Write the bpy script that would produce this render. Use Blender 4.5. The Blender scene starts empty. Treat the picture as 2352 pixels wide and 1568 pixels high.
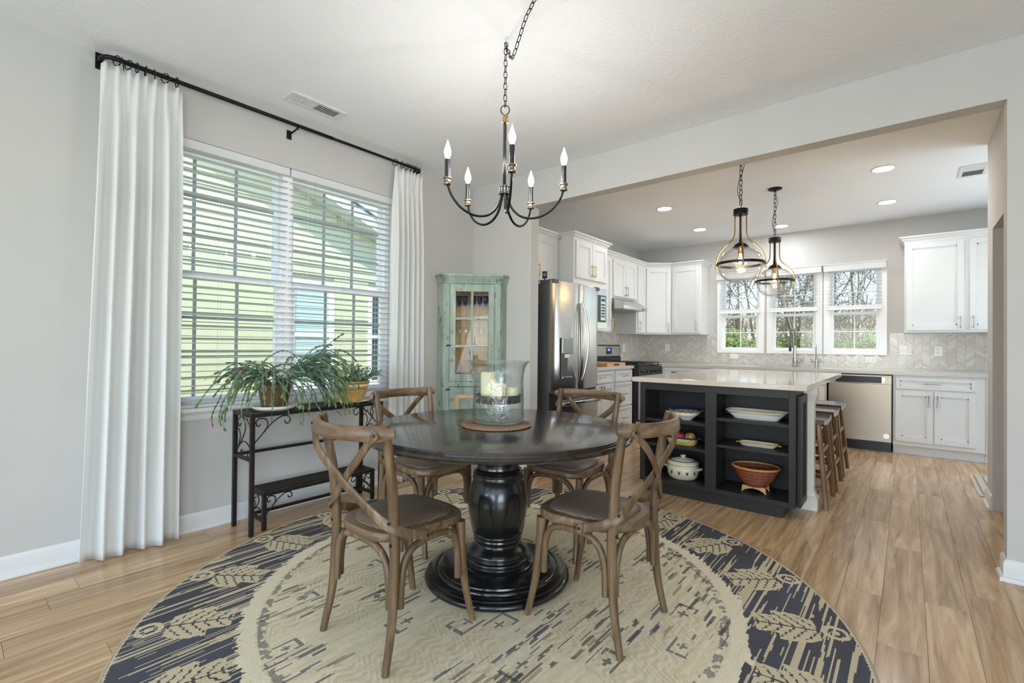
import bpy, bmesh, math, random
import numpy as np
from mathutils import Vector, Matrix, noise as mnoise

PI = math.pi
random.seed(7)
S = bpy.context.scene
COL = S.collection


def lin(r, g, b):
    def f(c):
        c /= 255.0
        return c / 12.92 if c <= 0.04045 else ((c + 0.055) / 1.055) ** 2.4
    return (f(r), f(g), f(b), 1.0)


# ------------------------------------------------------------------ camera
CAM_F, CAM_YAW, CAM_PITCH, CAM_ROLL, CAM_H = 1095.5, 39.707, 0.498, 0.534, 1.16
cd = bpy.data.cameras.new('camera')
cam = bpy.data.objects.new('camera', cd)
COL.objects.link(cam)
cd.sensor_fit = 'HORIZONTAL'
cd.sensor_width = 36.0
cd.lens = 36.0 * CAM_F / 2352.0
cd.clip_start = 0.02
cd.clip_end = 300
_a, _p, _r = (math.radians(v) for v in (CAM_YAW, CAM_PITCH, CAM_ROLL))
_f = Vector((-math.sin(_a), math.cos(_a), 0))
_x = Vector((math.cos(_a), math.sin(_a), 0))
_u = Vector((0, 0, 1))
_f2 = _f * math.cos(_p) + _u * math.sin(_p)
_u2 = _u * math.cos(_p) - _f * math.sin(_p)
_x3 = _x * math.cos(_r) + _u2 * math.sin(_r)
_u3 = _u2 * math.cos(_r) - _x * math.sin(_r)
cam.matrix_world = Matrix(((_x3.x, _u3.x, -_f2.x, 0), (_x3.y, _u3.y, -_f2.y, 0), (_x3.z, _u3.z, -_f2.z, CAM_H), (0, 0, 0, 1)))
S.camera = cam

# ------------------------------------------------------------------ sky, sun, fill lights, exposure
W = bpy.data.worlds.new('sky')
S.world = W
W.use_nodes = True
_n = W.node_tree.nodes
_bg = _n['Background']
_sky = _n.new('ShaderNodeTexSky')
_sky.sky_type = 'NISHITA'
_sky.sun_disc = False
_sky.sun_elevation = math.radians(48)
_sky.sun_rotation = math.radians(150)
_sky.air_density = 1.0
_sky.dust_density = 0.4
_sky.ozone_density = 2.0
W.node_tree.links.new(_sky.outputs[0], _bg.inputs[0])
_bg.inputs[1].default_value = 0.38

sd = bpy.data.lights.new('sun', 'SUN')
sd.energy = 3.6
sd.angle = math.radians(1.5)
sd.color = (1.0, 0.95, 0.88)
sun = bpy.data.objects.new('sun', sd)
COL.objects.link(sun)
sun.rotation_euler = Vector((-0.52, 0.42, -0.95)).to_track_quat('-Z', 'Y').to_euler()


def area(name, loc, direction, sx, sy, power, color=(1, 1, 1)):
    d = bpy.data.lights.new(name, 'AREA')
    d.shape = 'RECTANGLE'
    d.size, d.size_y = sx, sy
    d.energy = power
    d.color = color
    o = bpy.data.objects.new(name, d)
    COL.objects.link(o)
    o.location = loc
    o.rotation_euler = Vector(direction).to_track_quat('-Z', 'Z').to_euler()
    return o


# added fill lights at assumed openings out of view, tilted up at the ceiling
FILL_TINT = (0.76, 0.88, 1.0)
area('fill_back', (-0.6, -4.1, 1.3), (0, 1, 1.5), 4.6, 2.0, 112, FILL_TINT)
area('fill_beside', (3.45, -2.3, 1.2), (-1, 0.25, 1.3), 3.2, 2.0, 105, FILL_TINT)
area('fill_mudroom', (1.95, 5.85, 1.15), (-1, -0.8, 1.7), 1.4, 1.9, 26, FILL_TINT)

S.view_settings.view_transform = 'Standard'
S.view_settings.look = 'None'
S.view_settings.exposure = 0.62
S.view_settings.gamma = 1.0
S.view_settings.use_curve_mapping = False
S.cycles.max_bounces = 10
S.cycles.diffuse_bounces = 6
S.cycles.transparent_max_bounces = 24
S.cycles.sample_clamp_indirect = 6.0
S.cycles.caustics_reflective = False
S.cycles.caustics_refractive = False


# ------------------------------------------------------------------ materials
def nodes(m):
    m.use_nodes = True
    nt = m.node_tree
    return nt, nt.nodes, nt.links, nt.nodes['Principled BSDF']


def coords(nt, kind='Object', scale=(1, 1, 1), rand=0.0, rot=(0, 0, 0)):
    tc = nt.nodes.new('ShaderNodeTexCoord') if kind != 'World' else nt.nodes.new('ShaderNodeNewGeometry')
    out = tc.outputs['Position' if kind == 'World' else kind]
    mp = nt.nodes.new('ShaderNodeMapping')
    mp.inputs['Scale'].default_value = scale
    mp.inputs['Rotation'].default_value = rot
    if rand:
        oi = nt.nodes.new('ShaderNodeObjectInfo')
        mm = nt.nodes.new('ShaderNodeVectorMath')
        mm.operation = 'SCALE'
        mm.inputs[0].default_value = (rand, rand * 1.7, rand * 0.6)
        nt.links.new(oi.outputs['Random'], mm.inputs['Scale'])
        nt.links.new(mm.outputs[0], mp.inputs['Location'])
    nt.links.new(out, mp.inputs['Vector'])
    return mp.outputs[0]


def ramp(nt, fac, stops):
    r = nt.nodes.new('ShaderNodeValToRGB')
    e = r.color_ramp.elements
    while len(e) < len(stops):
        e.new(0.5)
    for i, (p, c) in enumerate(stops):
        e[i].position = p
        e[i].color = c
    nt.links.new(fac, r.inputs[0])
    return r.outputs[0]


def noise(nt, vec, scale, detail=3, rough=0.55, dist=0.0):
    t = nt.nodes.new('ShaderNodeTexNoise')
    t.inputs['Scale'].default_value = scale
    t.inputs['Detail'].default_value = detail
    t.inputs['Roughness'].default_value = rough
    t.inputs['Distortion'].default_value = dist
    nt.links.new(vec, t.inputs['Vector'])
    return t.outputs[0]


def bump(nt, height, strength, dist, bsdf):
    b = nt.nodes.new('ShaderNodeBump')
    b.inputs['Strength'].default_value = strength
    b.inputs['Distance'].default_value = dist
    nt.links.new(height, b.inputs['Height'])
    nt.links.new(b.outputs[0], bsdf.inputs['Normal'])


def mul(c, k):
    return (min(1, c[0] * k), min(1, c[1] * k), min(1, c[2] * k), 1)


def mat(name, col, rough=0.5, metal=0.0, var=0.0, vscale=6.0, stretch=(1, 1, 1), bmp=0.0, bscale=60.0, bdist=0.002,
        coat=0.0, emit=None, estr=0.0, spec=0.5, trans=0.0, alt=None, rand=0.0, kind='Object', aniso=0.0):
    m = bpy.data.materials.new(name)
    nt, N, L, B = nodes(m)
    B.inputs['Base Color'].default_value = col
    B.inputs['Roughness'].default_value = rough
    B.inputs['Metallic'].default_value = metal
    B.inputs['Specular IOR Level'].default_value = spec
    B.inputs['Coat Weight'].default_value = coat
    B.inputs['Coat Roughness'].default_value = 0.08
    B.inputs['Transmission Weight'].default_value = trans
    if aniso:
        B.inputs['Anisotropic'].default_value = aniso
    if emit:
        B.inputs['Emission Color'].default_value = emit
        B.inputs['Emission Strength'].default_value = estr
    if var or alt:
        v = coords(nt, kind, stretch, rand)
        c2 = alt if alt else mul(col, 1 + var)
        c1 = col if alt else mul(col, 1 - var)
        L.new(ramp(nt, noise(nt, v, vscale), [(0.32, c1), (0.68, c2)]), B.inputs['Base Color'])
    else:
        v = coords(nt, kind, (1, 1, 1))
        L.new(ramp(nt, noise(nt, v, 3.0, 2), [(0.3, mul(col, 0.985)), (0.7, mul(col, 1.015))]), B.inputs['Base Color'])
    if bmp:
        v2 = coords(nt, kind, stretch)
        bump(nt, noise(nt, v2, bscale, 4), bmp, bdist, B)
    return m


def glass_mat(name, tint=(0.96, 0.985, 0.98, 1), gloss=0.02, fac=1.0, wavy=0.0):
    """thin glass: clear straight through, mirror by Fresnel"""
    m = bpy.data.materials.new(name)
    nt, N, L, B = nodes(m)
    N.remove(B)
    out = [n for n in N if n.type == 'OUTPUT_MATERIAL'][0]
    tr = N.new('ShaderNodeBsdfTransparent')
    tr.inputs[0].default_value = tint
    gl = N.new('ShaderNodeBsdfGlossy')
    gl.inputs['Roughness'].default_value = gloss
    fr = N.new('ShaderNodeLayerWeight')
    fr.inputs['Blend'].default_value = 0.5
    pw = N.new('ShaderNodeMath')
    pw.operation = 'POWER'
    pw.inputs[1].default_value = 4.0
    L.new(fr.outputs['Facing'], pw.inputs[0])
    ad = N.new('ShaderNodeMath')
    ad.operation = 'MULTIPLY_ADD'
    ad.inputs[1].default_value = 0.8
    ad.inputs[2].default_value = 0.045
    L.new(pw.outputs[0], ad.inputs[0])
    mx = N.new('ShaderNodeMixShader')
    if wavy:
        nz = noise(nt, coords(nt, 'Object', (1, 1, 0.5)), 34, 3, 0.6, 0.6)
        b = N.new('ShaderNodeBump')
        b.inputs['Strength'].default_value = wavy
        b.inputs['Distance'].default_value = 0.01
        L.new(nz, b.inputs['Height'])
        L.new(b.outputs[0], gl.inputs['Normal'])
        L.new(b.outputs[0], fr.inputs['Normal'])
    mt = N.new('ShaderNodeMath')
    mt.operation = 'MULTIPLY'
    mt.inputs[1].default_value = fac
    mt.use_clamp = True
    L.new(ad.outputs[0], mt.inputs[0])
    L.new(mt.outputs[0], mx.inputs[0])
    L.new(tr.outputs[0], mx.inputs[1])
    L.new(gl.outputs[0], mx.inputs[2])
    L.new(mx.outputs[0], out.inputs[0])
    return m


def cloth_mat(name, col, trans=0.35):
    m = bpy.data.materials.new(name)
    nt, N, L, B = nodes(m)
    out = [n for n in N if n.type == 'OUTPUT_MATERIAL'][0]
    B.inputs['Base Color'].default_value = col
    B.inputs['Roughness'].default_value = 0.9
    B.inputs['Specular IOR Level'].default_value = 0.1
    bump(nt, noise(nt, coords(nt, 'Object', (1, 1, 1)), 380, 2), 0.12, 0.002, B)
    t = N.new('ShaderNodeBsdfTranslucent')
    t.inputs[0].default_value = col
    mx = N.new('ShaderNodeMixShader')
    mx.inputs[0].default_value = trans
    L.new(B.outputs[0], mx.inputs[1])
    L.new(t.outputs[0], mx.inputs[2])
    L.new(mx.outputs[0], out.inputs[0])
    return m


def wood_mat(name, dark, mid, light, rough=0.45, scale=1.0, axis='y', rand=5.0, kind='Object', streak=1.0, coat=0.0, bmp=0.15, per=0.0):
    m = bpy.data.materials.new(name)
    nt, N, L, B = nodes(m)
    st = {'x': (0.9, 14, 14), 'y': (14, 0.9, 14), 'z': (14, 14, 0.9)}[axis]
    st = tuple(s * scale for s in st)
    v = coords(nt, kind, st, rand)
    n1 = noise(nt, v, 1.6, 5, 0.62, 0.9)
    c = ramp(nt, n1, [(0.28, dark), (0.5, mid), (0.72, light)])
    if per:
        oi = N.new('ShaderNodeObjectInfo')
        mr = N.new('ShaderNodeMapRange')
        mr.inputs['To Min'].default_value = 1 - per
        mr.inputs['To Max'].default_value = 1 + per
        L.new(oi.outputs['Random'], mr.inputs['Value'])
        hs = N.new('ShaderNodeHueSaturation')
        L.new(mr.outputs[0], hs.inputs['Value'])
        L.new(c, hs.inputs['Color'])
        c = hs.outputs[0]
    L.new(c, B.inputs['Base Color'])
    B.inputs['Roughness'].default_value = rough
    B.inputs['Coat Weight'].default_value = coat
    v2 = coords(nt, kind, tuple(s * 3.2 for s in st), rand)
    bump(nt, noise(nt, v2, 2.0, 4), bmp, 0.002, B)
    return m


M = {}
M['wall'] = mat('wall_paint', lin(197, 195, 192), 0.85, bmp=0.05, bscale=300, spec=0.25)
M['trim'] = mat('trim_paint', lin(222, 222, 221), 0.35, spec=0.45)
M['vinyl'] = mat('window_vinyl', lin(244, 245, 246), 0.35)
M['cab'] = mat('cabinet_white', lin(222, 223, 223), 0.38, spec=0.45)
M['black'] = mat('black_metal', lin(38, 37, 37), 0.42, 0.7, spec=0.4)
M['iron'] = mat('bronze_iron', lin(50, 44, 41), 0.45, 0.6, var=0.15, vscale=30)
M['gun'] = mat('gunmetal', lin(72, 72, 74), 0.32, 0.85)
M['nickel'] = mat('brushed_nickel', lin(178, 175, 168), 0.3, 1.0)
M['brass'] = mat('brass', lin(206, 176, 118), 0.28, 1.0)
M['steel'] = mat('stainless', lin(196, 194, 192), 0.24, 1.0, var=0.05, vscale=5, stretch=(30, 30, 0.6))
M['steel_side'] = mat('fridge_case', lin(92, 92, 93), 0.5, 0.4)
M['steel_warm'] = mat('stainless_warm', lin(176, 163, 148), 0.34, 0.9, var=0.04, vscale=6, stretch=(0.6, 1, 30))
M['chrome'] = mat('chrome', lin(215, 216, 218), 0.12, 1.0)
M['dark_plastic'] = mat('dark_plastic', lin(24, 24, 26), 0.3)
M['glass'] = glass_mat('clear_glass')
M['pane'] = glass_mat('window_glass', (0.97, 0.985, 0.98, 1), 0.0, 0.45)
M['cabpane'] = glass_mat('cabinet_glass', (0.97, 0.98, 0.975, 1), 0.0, 0.35)
M['matteblack'] = mat('matte_black', lin(26, 25, 25), 0.6, spec=0.3)
M['hurricane'] = glass_mat('bubbled_glass', (0.965, 0.98, 0.975, 1), 0.03, 1.3, 0.8)
M['island'] = mat('island_charcoal', lin(45, 42, 41), 0.45, spec=0.4)
M['quartz'] = mat('island_quartz', lin(212, 199, 184), 0.1, var=0.04, vscale=60, spec=0.5, coat=0.3)
M['quartz2'] = mat('perimeter_quartz', lin(200, 195, 188), 0.18, var=0.05, vscale=60)
M['post'] = mat('post_paint', lin(228, 222, 212), 0.4)
M['ceramic'] = mat('white_ceramic', lin(236, 234, 226), 0.15)
M['blueglaze'] = mat('blue_glaze', lin(40, 56, 128), 0.15)
M['yellowglaze'] = mat('yellow_glaze', lin(224, 182, 70), 0.15)
M['stone'] = mat('stoneware', lin(222, 212, 186), 0.3, var=0.08, vscale=30)
M['wax'] = mat('candle_wax', lin(238, 228, 192), 0.55, var=0.03)
M['wax'].node_tree.nodes['Principled BSDF'].inputs['Subsurface Weight'].default_value = 0.3
M['wax'].node_tree.nodes['Principled BSDF'].inputs['Subsurface Radius'].default_value = (0.02, 0.015, 0.008)
M['tray'] = mat('tray_metal', lin(86, 80, 72), 0.45, 0.6)
M['soil'] = mat('soil', lin(60, 44, 32), 0.95, var=0.3, vscale=60)
M['curtain'] = cloth_mat('curtain_linen', lin(248, 248, 247), 0.45)
M['slat'] = cloth_mat('blind_slat', lin(242, 243, 244), 0.3)
M['slat'].node_tree.nodes['Principled BSDF'].inputs['Roughness'].default_value = 0.5


# ------------------------------------------------------------------ mesh building
class MB:
    def __init__(self, frame=None):
        self.bm = bmesh.new()
        self.M = frame or Matrix.Identity(4)
        self.mi = 0

    def v(self, p):
        return self.bm.verts.new(self.M @ Vector(p))

    def face(self, vs):
        try:
            f = self.bm.faces.new(vs)
            f.material_index = self.mi
            return f
        except ValueError:
            return None

    def box(self, x0, x1, y0, y1, z0, z1, bev=0.0):
        vs = [self.v((x, y, z)) for x in (x0, x1) for y in (y0, y1) for z in (z0, z1)]
        fs = []
        for q in ((0, 1, 3, 2), (4, 6, 7, 5), (0, 4, 5, 1), (2, 3, 7, 6), (0, 2, 6, 4), (1, 5, 7, 3)):
            fs.append(self.face([vs[i] for i in q]))
        if bev:
            es = list({e for f in fs for e in f.edges})
            r = bmesh.ops.bevel(self.bm, geom=es, offset=bev, segments=2, affect='EDGES', profile=0.5)
            for f in r['faces']:
                f.material_index = self.mi
        return self

    def tube(self, pts, r, n=8, closed=False, cap=True, rs=None, flat=None, up=None):
        """sweep a circle (or a flat w x t section) along points"""
        P = [Vector(p) for p in pts]
        k = len(P)
        rings = []
        prev = None
        for i in range(k):
            a = P[(i - 1) % k] if (closed or i > 0) else P[0]
            b = P[(i + 1) % k] if (closed or i < k - 1) else P[-1]
            t = (b - a)
            if t.length < 1e-9:
                t = Vector((0, 0, 1))
            t.normalize()
            if up is not None:
                ref = Vector(up[i] if isinstance(up, list) else up)
            elif prev is None:
                ref = Vector((0, 0, 1)) if abs(t.z) < 0.9 else Vector((1, 0, 0))
            else:
                ref = prev
            nrm = ref - t * ref.dot(t)
            if nrm.length < 1e-6:
                nrm = t.orthogonal()
            nrm.normalize()
            prev = nrm
            bn = t.cross(nrm)
            rr = rs[i] if rs else r
            ring = []
            if flat:
                w, th = flat[0] * 0.5 * (rr / r if rs else 1), flat[1] * 0.5
                c = min(w, th) * 0.35
                sec = [(-w + c, -th), (w - c, -th), (w, -th + c), (w, th - c), (w - c, th), (-w + c, th), (-w, th - c), (-w, -th + c)]
                for (s, q) in sec:
                    ring.append(self.v(P[i] + bn * s + nrm * q))
            else:
                for j in range(n):
                    an = 2 * PI * j / n
                    ring.append(self.v(P[i] + nrm * (math.cos(an) * rr) + bn * (math.sin(an) * rr)))
            rings.append(ring)
        m = len(rings[0])
        for i in range(k if closed else k - 1):
            A, Bq = rings[i], rings[(i + 1) % k]
            for j in range(m):
                self.face([A[j], A[(j + 1) % m], Bq[(j + 1) % m], Bq[j]])
        if cap and not closed:
            self.face(list(reversed(rings[0])))
            self.face(rings[-1])
        return self

    def cyl(self, p0, p1, r0, r1=None, n=16):
        return self.tube([p0, p1], r0, n, rs=[r0, r1 if r1 is not None else r0])

    def lathe(self, prof, c=(0, 0, 0), n=32, sx=1.0, sy=1.0, closed=False):
        """profile [(r, z)] spun about z through c"""
        c = Vector(c)
        rings = []
        for (r, z) in prof:
            if r < 1e-6:
                rings.append([self.v(c + Vector((0, 0, z)))])
            else:
                rings.append([self.v(c + Vector((r * sx * math.cos(2 * PI * j / n), r * sy * math.sin(2 * PI * j / n), z))) for j in range(n)])
        pr = list(zip(rings[:-1], rings[1:]))
        if closed:
            pr.append((rings[-1], rings[0]))
        for A, B in pr:
            for j in range(n):
                j2 = (j + 1) % n
                if len(A) == 1 and len(B) == 1:
                    continue
                if len(A) == 1:
                    self.face([A[0], B[j2], B[j]])
                elif len(B) == 1:
                    self.face([A[j], A[j2], B[0]])
                else:
                    self.face([A[j], A[j2], B[j2], B[j]])
        return self

    def prism(self, poly, z0, z1):
        """polygon [(x, y)] extruded in local z"""
        a = [self.v((x, y, z0)) for x, y in poly]
        b = [self.v((x, y, z1)) for x, y in poly]
        self.face(list(reversed(a)))
        self.face(b)
        k = len(poly)
        for i in range(k):
            self.face([a[i], a[(i + 1) % k], b[(i + 1) % k], b[i]])
        return self

    def molding(self, path, prof, closed=False):
        """profile [(out, z)] swept along xy path with mitres; out is to the right of travel"""
        P = [Vector((p[0], p[1])) for p in path]
        k = len(P)
        rows = []
        for i in range(k):
            d1 = (P[i] - P[i - 1]).normalized() if (closed or i > 0) else None
            d2 = (P[(i + 1) % k] - P[i]).normalized() if (closed or i < k - 1) else None
            if d1 is None:
                d1 = d2
            if d2 is None:
                d2 = d1
            n1, n2 = Vector((d1.y, -d1.x)), Vector((d2.y, -d2.x))
            m = (n1 + n2)
            m = m / max(0.2, m.length_squared) * 2
            rows.append([self.v((P[i].x + m.x * o, P[i].y + m.y * o, z)) for (o, z) in prof])
        for i in range(k if closed else k - 1):
            A, B = rows[i], rows[(i + 1) % k]
            for j in range(len(prof)):
                j2 = (j + 1) % len(prof)
                self.face([A[j], B[j], B[j2], A[j2]])
        if not closed:
            self.face(rows[0])
            self.face(list(reversed(rows[-1])))
        return self

    def grid(self, f, nu, nv):
        g = [[self.v(f(i / nu, j / nv)) for j in range(nv + 1)] for i in range(nu + 1)]
        for i in range(nu):
            for j in range(nv):
                self.face([g[i][j], g[i + 1][j], g[i + 1][j + 1], g[i][j + 1]])
        return self

    def obj(self, name, m, parent=None, smooth=False, world=True, auto=None, label=None):
        me = bpy.data.meshes.new(name)
        bmesh.ops.recalc_face_normals(self.bm, faces=self.bm.faces)
        if auto is not None:
            for e in self.bm.edges:
                if len(e.link_faces) == 2:
                    e.smooth = e.calc_face_angle(0) < math.radians(auto)
                else:
                    e.smooth = False
            smooth = True
        self.bm.to_mesh(me)
        self.bm.free()
        if smooth:
            me.polygons.foreach_set('use_smooth', [True] * len(me.polygons))
        for x in (m if isinstance(m, (list, tuple)) else [m]):
            me.materials.append(M[x] if isinstance(x, str) else x)
        o = bpy.data.objects.new(name, me)
        COL.objects.link(o)
        if parent:
            o.parent = parent
            if world and parent.type == 'EMPTY':
                o.matrix_parent_inverse = Matrix.Translation(-parent.location)
        if label:
            o['label'] = label
        return o


def tag(o, label=None, cat=None, group=None, kind=None):
    if label:
        o['label'] = label
    if cat:
        o['category'] = cat
    if group:
        o['group'] = group
    if kind:
        o['kind'] = kind
    return o


def thing(name, label, cat, loc=(0, 0, 0), rz=0.0, group=None):
    o = bpy.data.objects.new(name, None)
    o.empty_display_size = 0.1
    COL.objects.link(o)
    o.location = loc
    o.rotation_euler = (0, 0, rz)
    return tag(o, label, cat, group)


def struct(o):
    o['kind'] = 'structure'
    return o


KIDS = {}


def dup(o, parent=None):
    c = o.copy()
    COL.objects.link(c)
    if parent:
        c.parent = parent
    for ch in list(o.children):
        dup(ch, c)
    return c


def frame(O, u, n):
    """local x = u, local y = outward normal n, local z = up"""
    u, n = Vector(u), Vector(n)
    return Matrix(((u.x, n.x, 0, O[0]), (u.y, n.y, 0, O[1]), (u.z, n.z, 1, O[2]), (0, 0, 0, 1)))


def smoothpath(pts, per=6, closed=False):
    """Catmull-Rom through points"""
    P = [Vector(p) for p in pts]
    k = len(P)
    out = []
    rng = range(k) if closed else range(k - 1)
    for i in rng:
        p0 = P[(i - 1) % k] if (closed or i > 0) else P[0] * 2 - P[1]
        p1, p2 = P[i], P[(i + 1) % k]
        p3 = P[(i + 2) % k] if (closed or i < k - 2) else P[-1] * 2 - P[-2]
        for s in range(per):
            t = s / per
            out.append(0.5 * ((2 * p1) + (p2 - p0) * t + (2 * p0 - 5 * p1 + 4 * p2 - p3) * t * t + (3 * p1 - p0 - 3 * p2 + p3) * t ** 3))
    if not closed:
        out.append(P[-1])
    return out


ORD = ['first', 'second', 'third', 'fourth', 'fifth', 'sixth', 'seventh', 'eighth', 'ninth', 'tenth', 'eleventh', 'twelfth']
# ------------------------------------------------------------------ the setting
XW, YD, YD2, YK, ZC, ZH, XR = -3.40, 3.46, 3.575, 7.44, 2.745, 2.438, 0.471

M['floor_base'] = mat('floor_joint', lin(96, 72, 50), 0.8)
M['plank'] = wood_mat('oak_plank', lin(144, 110, 72), lin(190, 156, 116), lin(218, 188, 150), 0.22, 1.0, 'y', 9.0, 'World', bmp=0.12, per=0.16)
_c = bpy.data.materials.new('stomped_ceiling')
nt, N, L, B = nodes(_c)
B.inputs['Base Color'].default_value = lin(243, 244, 245)
B.inputs['Roughness'].default_value = 0.95
B.inputs['Specular IOR Level'].default_value = 0.1
bump(nt, noise(nt, coords(nt, 'Object', (1, 1, 1)), 15, 5, 0.7, 2.4), 0.45, 0.012, B)
M['ceiling'] = _c

mb = MB()
mb.box(-3.58, 3.75, -4.4, 7.62, -0.2, -0.008)
floor = struct(mb.obj('floor', 'floor_base'))
# oak planks laid along the room, one by one
pm = MB()
pm.box(0, 1, 0, 1, -0.0085, 0)
pm_me = pm.obj('plank', 'plank', floor)
plank_mesh = pm_me.data
first = True
PWID = 0.153
x = -0.093 - 22 * PWID
ci = 0
while x < 1.35:
    y = -0.75 - random.random() * 1.0
    while y < YK:
        ln = random.choice((1.22, 1.22, 1.22, 0.92))
        a, b = max(y, -0.75), min(y + ln, YK)
        x0, x1 = max(x, XW), x + PWID
        if b - a > 0.05:
            o = pm_me if first else pm_me.copy()
            if not first:
                COL.objects.link(o)
            first = False
            o.location = (x0 + 0.0006, a + 0.0006, 0)
            o.scale = (x1 - x0 - 0.0012, b - a - 0.0012, 1)
        y += ln
    x += PWID
    ci += 1

mb = MB()
mb.box(-3.58, 3.75, -4.4, 7.62, ZC, ZC + 0.12)
struct(mb.obj('ceiling', 'ceiling'))


def wall_with_holes(name, axis, c0, c1, a0, a1, holes, z1=ZC):
    """solid wall between c0..c1 on its thin axis, running a0..a1, with holes (h0, h1, z0, z1)"""
    m = MB()

    def bx(s0, s1, z0_, z1_):
        if s1 - s0 < 1e-4 or z1_ - z0_ < 1e-4:
            return
        if axis == 'x':
            m.box(c0, c1, s0, s1, z0_, z1_)
        else:
            m.box(s0, s1, c0, c1, z0_, z1_)
    cur = a0
    for (h0, h1, hz0, hz1) in sorted(holes):
        bx(cur, h0, 0, z1)
        bx(h0, h1, 0, hz0)
        bx(h0, h1, hz1, z1)
        cur = h1
    bx(cur, a1, 0, z1)
    return struct(m.obj(name, 'wall'))


DW = (0.72, 2.48, 0.755, 2.415)
KW = [(-2.15, -1.602), (-1.482, -0.912), (-0.811, -0.243)]
wall_with_holes('wall_left', 'x', -3.56, XW, -4.4, 7.62, [DW])
wall_with_holes('wall_back', 'y', YK, 7.60, XW, 2.1, [(a, b, 1.11, 2.215) for a, b in KW])
wall_with_holes('wall_far', 'y', YD, YD2, XW, 3.6, [(-2.656, 0.386, 0.0, ZH)])
mb = MB()
mb.box(XR, 2.0, 4.88, 5.0, 0, ZC)
mb.box(XR, 0.585, 5.0, 5.16, 0, ZC)
mb.box(XR, 0.585, YD2, 4.88, 2.04, ZC)
struct(mb.obj('wall_right', 'wall'))
mb = MB()
mb.box(2.0, 2.12, YD2, 5.2, 0, ZC)
mb.box(2.0, 2.12, 6.8, 7.6, 0, ZC)
mb.box(2.0, 2.12, 5.2, 6.8, 2.15, ZC)
struct(mb.obj('wall_mudroom', 'wall'))
wall_with_holes('wall_rear', 'y', -4.36, -4.2, XW, 3.6, [(-2.9, 1.7, 0.35, 2.5)])
wall_with_holes('wall_patio', 'x', 3.6, 3.72, -4.2, YD, [(-4.0, -0.6, 0.02, 2.35)])

BB = [(0, 0), (0.03, 0), (0.03, 0.012), (0.025, 0.02), (0.015, 0.022), (0.015, 0.088), (0.011, 0.098), (0.005, 0.107), (0, 0.107)]
mb = MB()
mb.molding([(XW, -4.2), (XW, YD), (-2.656, YD), (-2.656, YD2)], BB)
struct(mb.obj('baseboard_left', 'trim', auto=35))
mb = MB()
mb.molding([(0.386, YD2), (0.386, YD), (3.6, YD)], BB)
struct(mb.obj('baseboard_right', 'trim', auto=35))
mb = MB()
mb.molding([(XR, 5.16), (XR, 4.88)], BB)
struct(mb.obj('baseboard_kitchen', 'trim', auto=35))

# ------------------------------------------------------------------ dining window
XG = -3.50
M['shadedgrid'] = mat('shaded_grid', lin(158, 164, 160), 0.45)  # white muntins; their backlit shade is put into this grey


def sash(par, y0, y1, z0, z1, x, rail, muntins, name='sash'):
    m = MB()
    w = rail
    m.box(x - 0.018, x + 0.018, y0, y0 + w, z0, z1, 0.003)
    m.box(x - 0.018, x + 0.018, y1 - w, y1, z0, z1, 0.003)
    m.box(x - 0.018, x + 0.018, y0 + w, y1 - w, z0, z0 + w, 0.003)
    m.box(x - 0.018, x + 0.018, y0 + w, y1 - w, z1 - w, z1, 0.003)
    s = m.obj(name, 'vinyl', par)
    g = MB()
    g.box(x - 0.004, x + 0.004, y0 + w * 0.8, y1 - w * 0.8, z0 + w * 0.8, z1 - w * 0.8)
    g.obj('pane', 'pane', s)
    nx, nz = muntins
    for i in range(1, nx):
        yy = y0 + w + (y1 - y0 - 2 * w) * i / nx
        q = MB()
        q.box(x - 0.006, x + 0.006, yy - 0.009, yy + 0.009, z0 + w, z1 - w)
        q.obj('muntin', 'shadedgrid', s)
    for i in range(1, nz):
        zz = z0 + w + (z1 - z0 - 2 * w) * i / nz
        q = MB()
        q.box(x - 0.0055, x + 0.0055, y0 + w, y1 - w, zz - 0.009, zz + 0.009)
        q.obj('muntin', 'shadedgrid', s)
    return s


win = struct(thing('window_1', 'twin white sash window with grid muntins behind open blinds above the plant stand', None, (XG, 1.6, DW[2])))
mb = MB()
y0, y1, z0, z1 = DW
mb.box(XG - 0.04, XG + 0.04, y0, y0 + 0.035, z0, z1)
mb.box(XG - 0.04, XG + 0.04, y1 - 0.035, y1, z0, z1)
mb.box(XG - 0.04, XG + 0.04, y0 + 0.035, y1 - 0.035, z1 - 0.035, z1)
mb.box(XG - 0.04, XG + 0.04, y0 + 0.035, y1 - 0.035, z0, z0 + 0.03)
mb.box(XG - 0.039, XG + 0.055, 1.565, 1.635, z0 + 0.03, z1 - 0.035)
mb.obj('window_frame', 'vinyl', win)
for (a, b) in ((y0 + 0.035, 1.565), (1.635, y1 - 0.035)):
    sash(win, a, b, 1.565, z1 - 0.035, XG - 0.015, 0.036, (3, 3))
    sash(win, a, b, z0 + 0.03, 1.605, XG + 0.022, 0.036, (3, 3))
    for yy in (a + 0.25, b - 0.25):
        m = MB()
        m.box(XG + 0.036, XG + 0.055, yy - 0.025, yy + 0.025, 1.600, 1.612, 0.003)
        m.obj('sash_lock', 'vinyl', win)
mb = MB()
mb.box(XG + 0.04, -3.352, y0 - 0.06, y1 + 0.06, z0 - 0.022, z0 + 0.001, 0.004)
mb.obj('window_stool', 'trim', win)
mb = MB()
mb.molding([(XW, y0 - 0.05), (XW, y1 + 0.05)], [(0, z0 - 0.075), (0.010, z0 - 0.075), (0.016, z0 - 0.06), (0.012, z0 - 0.045), (0.02, z0 - 0.03), (0.028, z0 - 0.0225), (0, z0 - 0.0225)])
mb.obj('window_apron', 'trim', win)


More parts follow.
